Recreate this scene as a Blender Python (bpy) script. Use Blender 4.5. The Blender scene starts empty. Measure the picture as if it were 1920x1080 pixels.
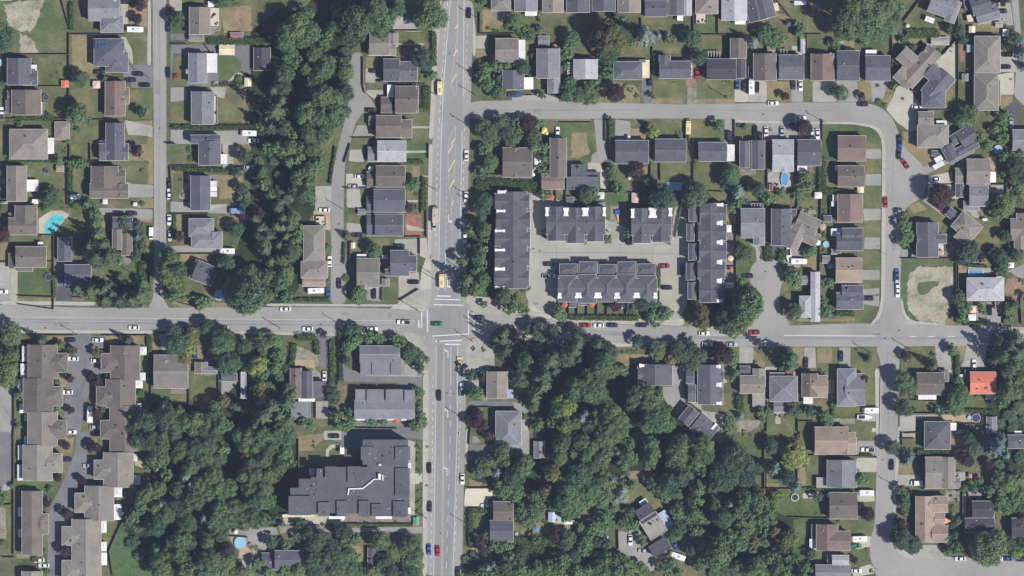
import bpy, bmesh, math, random
import numpy as np
from mathutils import Vector, geometry
S = 0.24                                   # metres per pixel of the 1920 x 1080 photograph
def W(px, py): return ((px - 960) * S, (540 - py) * S)
scene = bpy.context.scene
# ---------------------------------------------------------------- camera
cam = bpy.data.cameras.new("camera")
camo = bpy.data.objects.new("camera", cam)
scene.collection.objects.link(camo)
camo.location = (0, 0, 2500)
cam.sensor_width = 36
cam.lens = 36 * 2500 / (1920 * S)
cam.clip_start = 10
cam.clip_end = 12000
scene.camera = camo
# ---------------------------------------------------------------- light
SUN_EL = math.radians(52)
SUN_AZ = math.radians(-31)                 # direction towards the sun, from +x
sx, sy = math.cos(SUN_AZ), math.sin(SUN_AZ)
world = bpy.data.worlds.new("World")
scene.world = world
world.use_nodes = True
wn = world.node_tree
bg = wn.nodes["Background"]
sky = wn.nodes.new("ShaderNodeTexSky")
sky.sky_type = 'NISHITA'
sky.sun_disc = False
sky.ozone_density = 4.0
sky.dust_density = 0.3
sky.sun_elevation = SUN_EL
sky.sun_rotation = math.pi / 2 - SUN_AZ
wn.links.new(sky.outputs[0], bg.inputs[0])
bg.inputs[1].default_value = 0.05
sun = bpy.data.lights.new("sun", 'SUN')
sun.energy = 4.2
sun.angle = math.radians(0.6)
sun.color = (1.0, 0.955, 0.885)
suno = bpy.data.objects.new("sun", sun)
scene.collection.objects.link(suno)
dv = Vector((-sx * math.cos(SUN_EL), -sy * math.cos(SUN_EL), -math.sin(SUN_EL)))
suno.rotation_euler = dv.to_track_quat('-Z', 'Y').to_euler()
scene.view_settings.view_transform = 'Standard'
scene.view_settings.look = 'None'
scene.view_settings.exposure = 0.47
scene.view_settings.gamma = 1.0
scene.cycles.max_bounces = 4
scene.cycles.diffuse_bounces = 1
scene.cycles.glossy_bounces = 1
scene.cycles.transmission_bounces = 1
scene.cycles.use_denoising = True
C = scene.collection
HAZE = .000052
R = random.Random(7)
# ---------------------------------------------------------------- materials
def lin(c):
    return tuple(((v / 255) / 12.92 if v / 255 <= .04045 else ((v / 255 + .055) / 1.055) ** 2.4) for v in c) + (1,)
MATS = {}
def newmat(name, rough=.85, spec=.2, metal=0):
    m = bpy.data.materials.new(name)
    m.use_nodes = True
    b = m.node_tree.nodes["Principled BSDF"]
    b.inputs["Roughness"].default_value = rough
    b.inputs["Specular IOR Level"].default_value = spec
    b.inputs["Metallic"].default_value = metal
    return m, m.node_tree, b
def noise(nt, scale, detail=4, rough=.6, vec=None, stretch=None):
    n = nt.nodes.new("ShaderNodeTexNoise")
    n.inputs["Scale"].default_value = scale
    n.inputs["Detail"].default_value = detail
    n.inputs["Roughness"].default_value = rough
    g = nt.nodes.new("ShaderNodeNewGeometry")
    src = g.outputs["Position"]
    if stretch:
        mp = nt.nodes.new("ShaderNodeMapping")
        mp.inputs["Scale"].default_value = stretch
        nt.links.new(src, mp.inputs[0]); src = mp.outputs[0]
    nt.links.new(src, n.inputs["Vector"])
    return n.outputs["Fac"]
def ramp(nt, fac, stops):
    r = nt.nodes.new("ShaderNodeValToRGB")
    e = r.color_ramp.elements
    while len(e) < len(stops): e.new(.5)
    for i, (p, c) in enumerate(stops):
        e[i].position = p; e[i].color = c
    nt.links.new(fac, r.inputs[0])
    return r.outputs[0]
def mixc(nt, a, b, fac, mode='MIX'):
    m = nt.nodes.new("ShaderNodeMix"); m.data_type = 'RGBA'; m.blend_type = mode
    for s, v in ((6, a), (7, b), (0, fac)):
        if isinstance(v, (int, float, tuple)): m.inputs[s].default_value = v
        else: nt.links.new(v, m.inputs[s])
    return m.outputs[2]
def sc(c, k): return (c[0] * k, c[1] * k, c[2] * k, 1)
def ground_mat(name, stops, big=.05, small=.6, grain=4, gk=.25, rough=.95, stretch=None):
    """mottled ground: a colour ramp over broad noise, multiplied by fine grain"""
    if name in MATS: return MATS[name]
    m, nt, b = newmat(name, rough, .1)
    f = noise(nt, big, 5, .65, stretch=stretch)
    n = len(stops)
    col = ramp(nt, f, [(.34 + .32 * i / max(1, n - 1), lin(c)) for i, c in enumerate(stops)])
    f2 = noise(nt, small, 4, .7)
    k = ramp(nt, f2, [(.25, (1 - gk,) * 3 + (1,)), (.75, (1 + gk * .7,) * 3 + (1,))])
    col = mixc(nt, col, k, 1.0, 'MULTIPLY')
    f3 = noise(nt, grain, 2, .6)
    k3 = ramp(nt, f3, [(.3, (.86, .86, .86, 1)), (.7, (1.1, 1.1, 1.1, 1))])
    col = mixc(nt, col, k3, 1.0, 'MULTIPLY')
    nt.links.new(col, b.inputs[0])
    MATS[name] = m
    return m
G = {  # name: (object name, rank, soft edge, material)
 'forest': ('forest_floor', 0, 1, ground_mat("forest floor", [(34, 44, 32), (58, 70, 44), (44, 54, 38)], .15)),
 'ivy':    ('ground_cover', 6, 1, ground_mat("leafy ground cover", [(70, 92, 60), (92, 114, 74), (78, 102, 66)], .3, 1.5, 3, .45)),
 'scrub':  ('rough_grass', 1, 1, ground_mat("rough grass", [(78, 92, 60), (98, 110, 76), (125, 122, 96)], .08, .7, 2.5, .35)),
 'scrub2': ('rough_grass', 6, 1, ground_mat("rough grass", [])),
 'lawn':   ('lawn', 1, 1, ground_mat("mown lawn", [(88, 99, 64), (104, 111, 76), (130, 123, 90)], .09, .5, 2.2, .26)),
 'lawn2':  ('lawn', 2, 1, ground_mat("watered lawn", [(76, 94, 60), (90, 106, 68), (106, 116, 78)], .09, .5, 2.2, .22)),
 'dry':    ('dry_grass', 3, 1, ground_mat("dry grass", [(120, 116, 84), (140, 129, 98), (156, 139, 112)], .1, .6, 3, .2)),
 'sand':   ('bare_earth', 3, 2, ground_mat("bare earth", [(132, 130, 106), (168, 161, 142), (182, 176, 160)], .16, .8, 2.2, .34)),
 'soil':   ('bare_soil', 4, 1, ground_mat("dry soil", [(128, 106, 88), (150, 126, 106), (160, 144, 126)], .2, .8, 3, .25)),
 'gravel': ('gravel', 4, 1, ground_mat("gravel yard", [(120, 118, 104), (146, 143, 130), (160, 156, 146)], .25, 1.2, 5, .4)),
 'tan':    ('patio', 5, 0, ground_mat("tan deck boards", [(166, 148, 122), (184, 166, 138)], .2, .8, 4, .1)),
 'patio':  ('patio', 5, 0, ground_mat("patio slabs", [(118, 112, 108), (150, 142, 134)], .5, 1.2, 4, .3)),
 'brick':  ('patio', 5, 0, ground_mat("red paving", [(142, 100, 90), (166, 122, 108)], .6, 2, 5, .3)),
 'brickd': ('driveway', 8, 0, ground_mat("dark red paving", [(112, 82, 76), (126, 94, 86)], .3, 1, 4, .2)),
 'deckb':  ('patio', 5, 0, ground_mat("pale blue decking", [(150, 190, 196), (180, 214, 216)], .3, 1, 4, .1)),
 'conc':   ('driveway', 6, 0, ground_mat("worn concrete", [(148, 147, 140), (166, 164, 156), (176, 173, 164)], .12, .8, 3, .1)),
 'conc2':  ('driveway', 7, 0, ground_mat("pale concrete", [(172, 169, 156), (190, 186, 172)], .12, .8, 3, .07)),
 'cream2': ('driveway', 7, 0, ground_mat("cream concrete", [(204, 196, 178), (218, 210, 192)], .12, .8, 3, .05)),
 'drive':  ('driveway', 7, 0, ground_mat("grey driveway", [(144, 144, 140), (160, 159, 154)], .12, .8, 3, .1)),
 'asph':   ('driveway', 7, 0, ground_mat("asphalt driveway", [(112, 113, 116), (128, 129, 131)], .12, .8, 3, .08)),
 'asph2':  ('driveway', 8, 0, ground_mat("dark asphalt driveway", [(86, 88, 93), (100, 102, 106)], .12, .8, 3, .08)),
 'path':   ('path', 9, 0, ground_mat("pale path", [(162, 158, 146), (180, 176, 162)], .3, 1, 3, .1)),
 'lane':   ('road', 10, 0, ground_mat("back lane asphalt", [(140, 140, 137), (152, 151, 147)], .08, .5, 2.5, .07)),
 'court':  ('courtyard', 10, 0, ground_mat("court concrete", [(158, 156, 147), (170, 168, 158)], .08, .5, 2.5, .05)),
 'road':   ('road', 11, 0, ground_mat("weathered asphalt", [(146, 145, 142), (155, 154, 150), (162, 160, 155)], .03, .35, 2.5, .05)),
 'roadd':  ('road_surface', 12, 0, ground_mat("travel lane asphalt", [(134, 136, 138), (144, 146, 147), (150, 151, 151)], .05, .4, 2.5, .06, stretch=(1, .15, 1))),
 'patch':  ('road_patch', 12, 0, ground_mat("asphalt repair", [(136, 136, 136), (146, 146, 145)], .3, .8, 3, .08)),
 'concr':  ('pavement', 12, 0, ground_mat("worn concrete", [])),
 'walk':   ('pavement', 14, 0, ground_mat("pavement concrete", [(170, 168, 160), (182, 180, 171)], .2, .8, 3, .06)),
}
def roof_mat(key, c):
    m, nt, b = newmat("roof " + key, .9, .12)
    base = lin(c)
    oi = nt.nodes.new("ShaderNodeObjectInfo")
    v = ramp(nt, oi.outputs["Random"], [(0, sc(base, .9)), (.5, base), (1, sc(base, 1.12))])
    f = noise(nt, .22, 5, .7)
    k = ramp(nt, f, [(.3, (.8, .81, .84, 1)), (.7, (1.17, 1.15, 1.12, 1))])
    col = mixc(nt, v, k, 1.0, 'MULTIPLY')
    f2 = noise(nt, 2.6, 3, .7)
    k2 = ramp(nt, f2, [(.3, (.84, .84, .84, 1)), (.7, (1.15, 1.15, 1.15, 1))])
    col = mixc(nt, col, k2, 1.0, 'MULTIPLY')
    nt.links.new(col, b.inputs[0])
    return m
ROOFC = {'dg': (97, 99, 107), 'dk': (94, 96, 103), 'bk': (80, 80, 87), 'g': (127, 130, 136), 'lg': (168, 171, 176), 'w': (225, 225, 222),
 'br': (114, 106, 100), 'tb': (135, 129, 122), 'rb': (127, 110, 104), 'red': (206, 126, 104), 'tan': (158, 141, 127), 'orange': (208, 118, 84),
 'pink': (212, 186, 184), 'cream': (222, 210, 180), 'white': (228, 229, 228), 'lav': (180, 178, 200), 'lblue': (162, 180, 204),
 'brown': (140, 104, 84), 'brownm': (150, 112, 108), 'taupe': (156, 154, 147), 'slat': (150, 152, 155), 'frame': (205, 205, 200), 'green': (90, 150, 130)}
ROOFN = {'dg': 'dark grey', 'dk': 'charcoal', 'bk': 'near-black', 'g': 'mid grey', 'lg': 'pale grey', 'w': 'white', 'br': 'brown', 'tb': 'grey-brown',
 'rb': 'reddish brown', 'red': 'bright red', 'tan': 'tan', 'orange': 'orange', 'pink': 'pink', 'cream': 'cream', 'white': 'white', 'lav': 'lavender',
 'lblue': 'pale blue', 'brown': 'brown', 'brownm': 'reddish', 'taupe': 'taupe', 'slat': 'grey', 'green': 'green'}
RM = {k: roof_mat(k, c) for k, c in ROOFC.items()}
def plain(name, c, rough=.8, spec=.2, metal=0, var=.12, scale=1.5):
    if name in MATS: return MATS[name]
    m, nt, b = newmat(name, rough, spec, metal)
    base = lin(c)
    f = noise(nt, scale, 3, .6)
    nt.links.new(ramp(nt, f, [(.3, sc(base, 1 - var)), (.7, sc(base, 1 + var))]), b.inputs[0])
    MATS[name] = m
    return m
WALLM = [plain("siding beige", (196, 186, 168)), plain("siding white", (214, 214, 210)), plain("siding grey", (160, 162, 164)),
         plain("siding sand", (176, 160, 140)), plain("siding blue grey", (140, 150, 160))]
FASCIA = plain("white fascia", (205, 205, 202), .5, .3)
RIDGE = {}
def ridge_mat(key):
    if key not in RIDGE:
        c = ROOFC[key]
        RIDGE[key] = plain("ridge cap " + key, tuple(min(255, v * 1.13) for v in c), .9)
    return RIDGE[key]
WOOD = plain("fence board", (112, 102, 92), .9, .1)
POLEM = plain("pole timber", (96, 84, 74), .9, .1)
METAL = plain("galvanised metal", (165, 168, 172), .45, .4, .6)
DARK = plain("dark plastic", (44, 46, 50), .6, .3)
TYRE = plain("tyre rubber", (32, 32, 34), .9, .1)
GLASS = plain("car glass", (26, 32, 40), .12, .6, 0, .05)
BARK = plain("bark", (78, 66, 56), .95, .05, 0, .3, 3)
WATER, wnt, wb = newmat("pool water", .1, .5)
wnt.links.new(ramp(wnt, noise(wnt, .5, 2), [(.3, lin((70, 170, 180))), (.7, lin((110, 205, 208)))]), wb.inputs[0])
WATERB = plain("deep blue pool water", (92, 148, 198), .1, .5, 0, .12, .5)
WATERL = plain("pale blue pool water", (140, 196, 222), .1, .5, 0, .08, .5)
NAVYC = plain("navy pool cover", (58, 68, 92), .5)
PAINTW = plain("white road paint", (212, 213, 210), .7, .2, 0, .12, 3)
PAINTY = plain("yellow road paint", (212, 194, 148), .7, .2, 0, .12, 3)
PAINTF = plain("faded road paint", (176, 176, 172), .7, .2, 0, .08, 3)
CARC = {'white': (232, 232, 230), 'black': (34, 36, 42), 'dark': (54, 58, 66), 'navy': (44, 54, 78), 'blue': (62, 92, 150), 'red': (160, 52, 58),
        'silver': (176, 180, 186), 'yellow': (228, 212, 146), 'green': (40, 120, 92), 'tan': (190, 178, 158), 'lblue': (130, 160, 196)}
CARN = {'dark': 'dark grey', 'navy': 'dark blue', 'lblue': 'pale blue'}
CARM = {}
for k, c in CARC.items():
    CARM[k] = plain("car paint " + k, c, .28, .5, 0, .03)
def leaf_mat(name, a, b_, c):
    m, nt, b = newmat(name, .75, .15)
    g = nt.nodes.new("ShaderNodeNewGeometry")
    oi = nt.nodes.new("ShaderNodeObjectInfo")
    col = ramp(nt, g.outputs["Random Per Island"], [(.0, lin(a)), (.55, lin(b_)), (1, lin(c))])
    tr = ramp(nt, oi.outputs["Random"], [(0, (.66, .74, .82, 1)), (.3, (1.05, .97, .92, 1)), (.6, (.86, 1.0, .96, 1)), (.8, (1.22, 1.16, .92, 1)), (1, (1.2, 1.16, 1.12, 1))])
    col = mixc(nt, col, tr, 1.0, 'MULTIPLY')
    f = noise(nt, .09, 3, .6)
    k = ramp(nt, f, [(.3, (.8, .86, .9, 1)), (.7, (1.18, 1.12, 1.0, 1))])
    col = mixc(nt, col, k, 1.0, 'MULTIPLY')
    nt.links.new(col, b.inputs[0])
    return m
LEAF = {'d': leaf_mat("leaves green", (78, 100, 70), (102, 126, 89), (132, 152, 114)),
        'D': leaf_mat("leaves dark green", (60, 80, 64), (82, 104, 84), (110, 130, 106)),
        'l': leaf_mat("leaves lime", (104, 124, 64), (134, 150, 84), (164, 174, 112)),
        'o': leaf_mat("leaves olive", (84, 88, 58), (112, 114, 78), (142, 142, 102)),
        'p': leaf_mat("leaves plum", (52, 40, 46), (76, 58, 63), (100, 82, 86)),
        'r': leaf_mat("leaves red", (120, 66, 56), (150, 84, 72), (170, 104, 92)),
        'c': leaf_mat("needles", (68, 84, 66), (94, 112, 86), (126, 140, 112)),
        'b': leaf_mat("needles blue", (88, 108, 106), (122, 142, 140), (156, 172, 168)),
        's': leaf_mat("leaves shrub", (62, 84, 46), (88, 112, 62), (116, 136, 84)),
        'h': leaf_mat("leaves hedge", (58, 80, 44), (80, 104, 58), (106, 128, 78))}
# ---------------------------------------------------------------- helpers
class MB:
    """collects shapes into one mesh"""
    def __init__(s): s.v = []; s.f = []; s.m = []
    def add(s, vs, fs, mi=0):
        k = len(s.v); s.v += vs; s.f += [tuple(i + k for i in f) for f in fs]; s.m += [mi] * len(fs)
    def box(s, cx, cy, w, d, z0, z1, ang=0, mi=0, top=1.0, topmi=None):
        c, n = math.cos(ang), math.sin(ang); vs = []
        for z, k in ((z0, 1.0), (z1, top)):
            for a, b in ((-1, -1), (1, -1), (1, 1), (-1, 1)):
                x, y = a * w / 2 * k, b * d / 2 * k
                vs.append((cx + x * c - y * n, cy + x * n + y * c, z))
        s.add(vs, [(3, 2, 1, 0), (0, 1, 5, 4), (1, 2, 6, 5), (2, 3, 7, 6), (3, 0, 4, 7)], mi)
        s.add(vs[4:], [(0, 1, 2, 3)], mi if topmi is None else topmi)
    def bar(s, p, q, r0, r1=None, n=6, mi=0):
        r1 = r0 if r1 is None else r1
        p, q = Vector(p), Vector(q); d = (q - p).normalized()
        u = d.orthogonal().normalized(); w = d.cross(u)
        vs = []
        for c0, r in ((p, r0), (q, r1)):
            for i in range(n):
                a = 2 * math.pi * i / n
                vs.append(tuple(c0 + u * (r * math.cos(a)) + w * (r * math.sin(a))))
        s.add(vs, [(i, (i + 1) % n, n + (i + 1) % n, n + i) for i in range(n)] + [tuple(range(n - 1, -1, -1)), tuple(range(n, 2 * n))], mi)
    def disc(s, cx, cy, rx, ry, z0, z1, n=24, mi=0, topmi=None, top=1.0):
        vs = [(cx + rx * k * math.cos(2 * math.pi * i / n), cy + ry * k * math.sin(2 * math.pi * i / n), z) for z, k in ((z0, 1), (z1, top)) for i in range(n)]
        s.add(vs, [(i, (i + 1) % n, n + (i + 1) % n, n + i) for i in range(n)], mi)
        s.add(vs[n:], [tuple(range(n))], mi if topmi is None else topmi)
    def mesh(s, name, mats):
        me = bpy.data.meshes.new(name); me.from_pydata(s.v, [], s.f)
        for m in mats: me.materials.append(m)
        me.polygons.foreach_set("material_index", s.m)
        me.update(); return me
    def build(s, name, mats, parent=None):
        return link(name, s.mesh(name, mats if isinstance(mats, list) else [mats]), parent)
def link(name, me, parent=None, loc=None, rz=0, scl=None):
    o = bpy.data.objects.new(name, me); C.objects.link(o)
    if parent: o.parent = parent
    if loc: o.location = loc
    if rz: o.rotation_euler.z = rz
    if scl: o.scale = scl
    return o
THINGS = []
def tag(o, look, cat, group=None, xy=None, final=None):
    """look: words on how it looks; the place is added when all things stand (see the end)"""
    o['category'] = cat
    if group: o['group'] = group
    p = xy or (o.location.x, o.location.y)
    THINGS.append((o, look, p, final))
    return o
def empty(name, x, y, z=0, rz=0):
    o = bpy.data.objects.new(name, None); C.objects.link(o)
    o.empty_display_size = .5; o.location = (x, y, z); o.rotation_euler.z = rz
    return o
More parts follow.
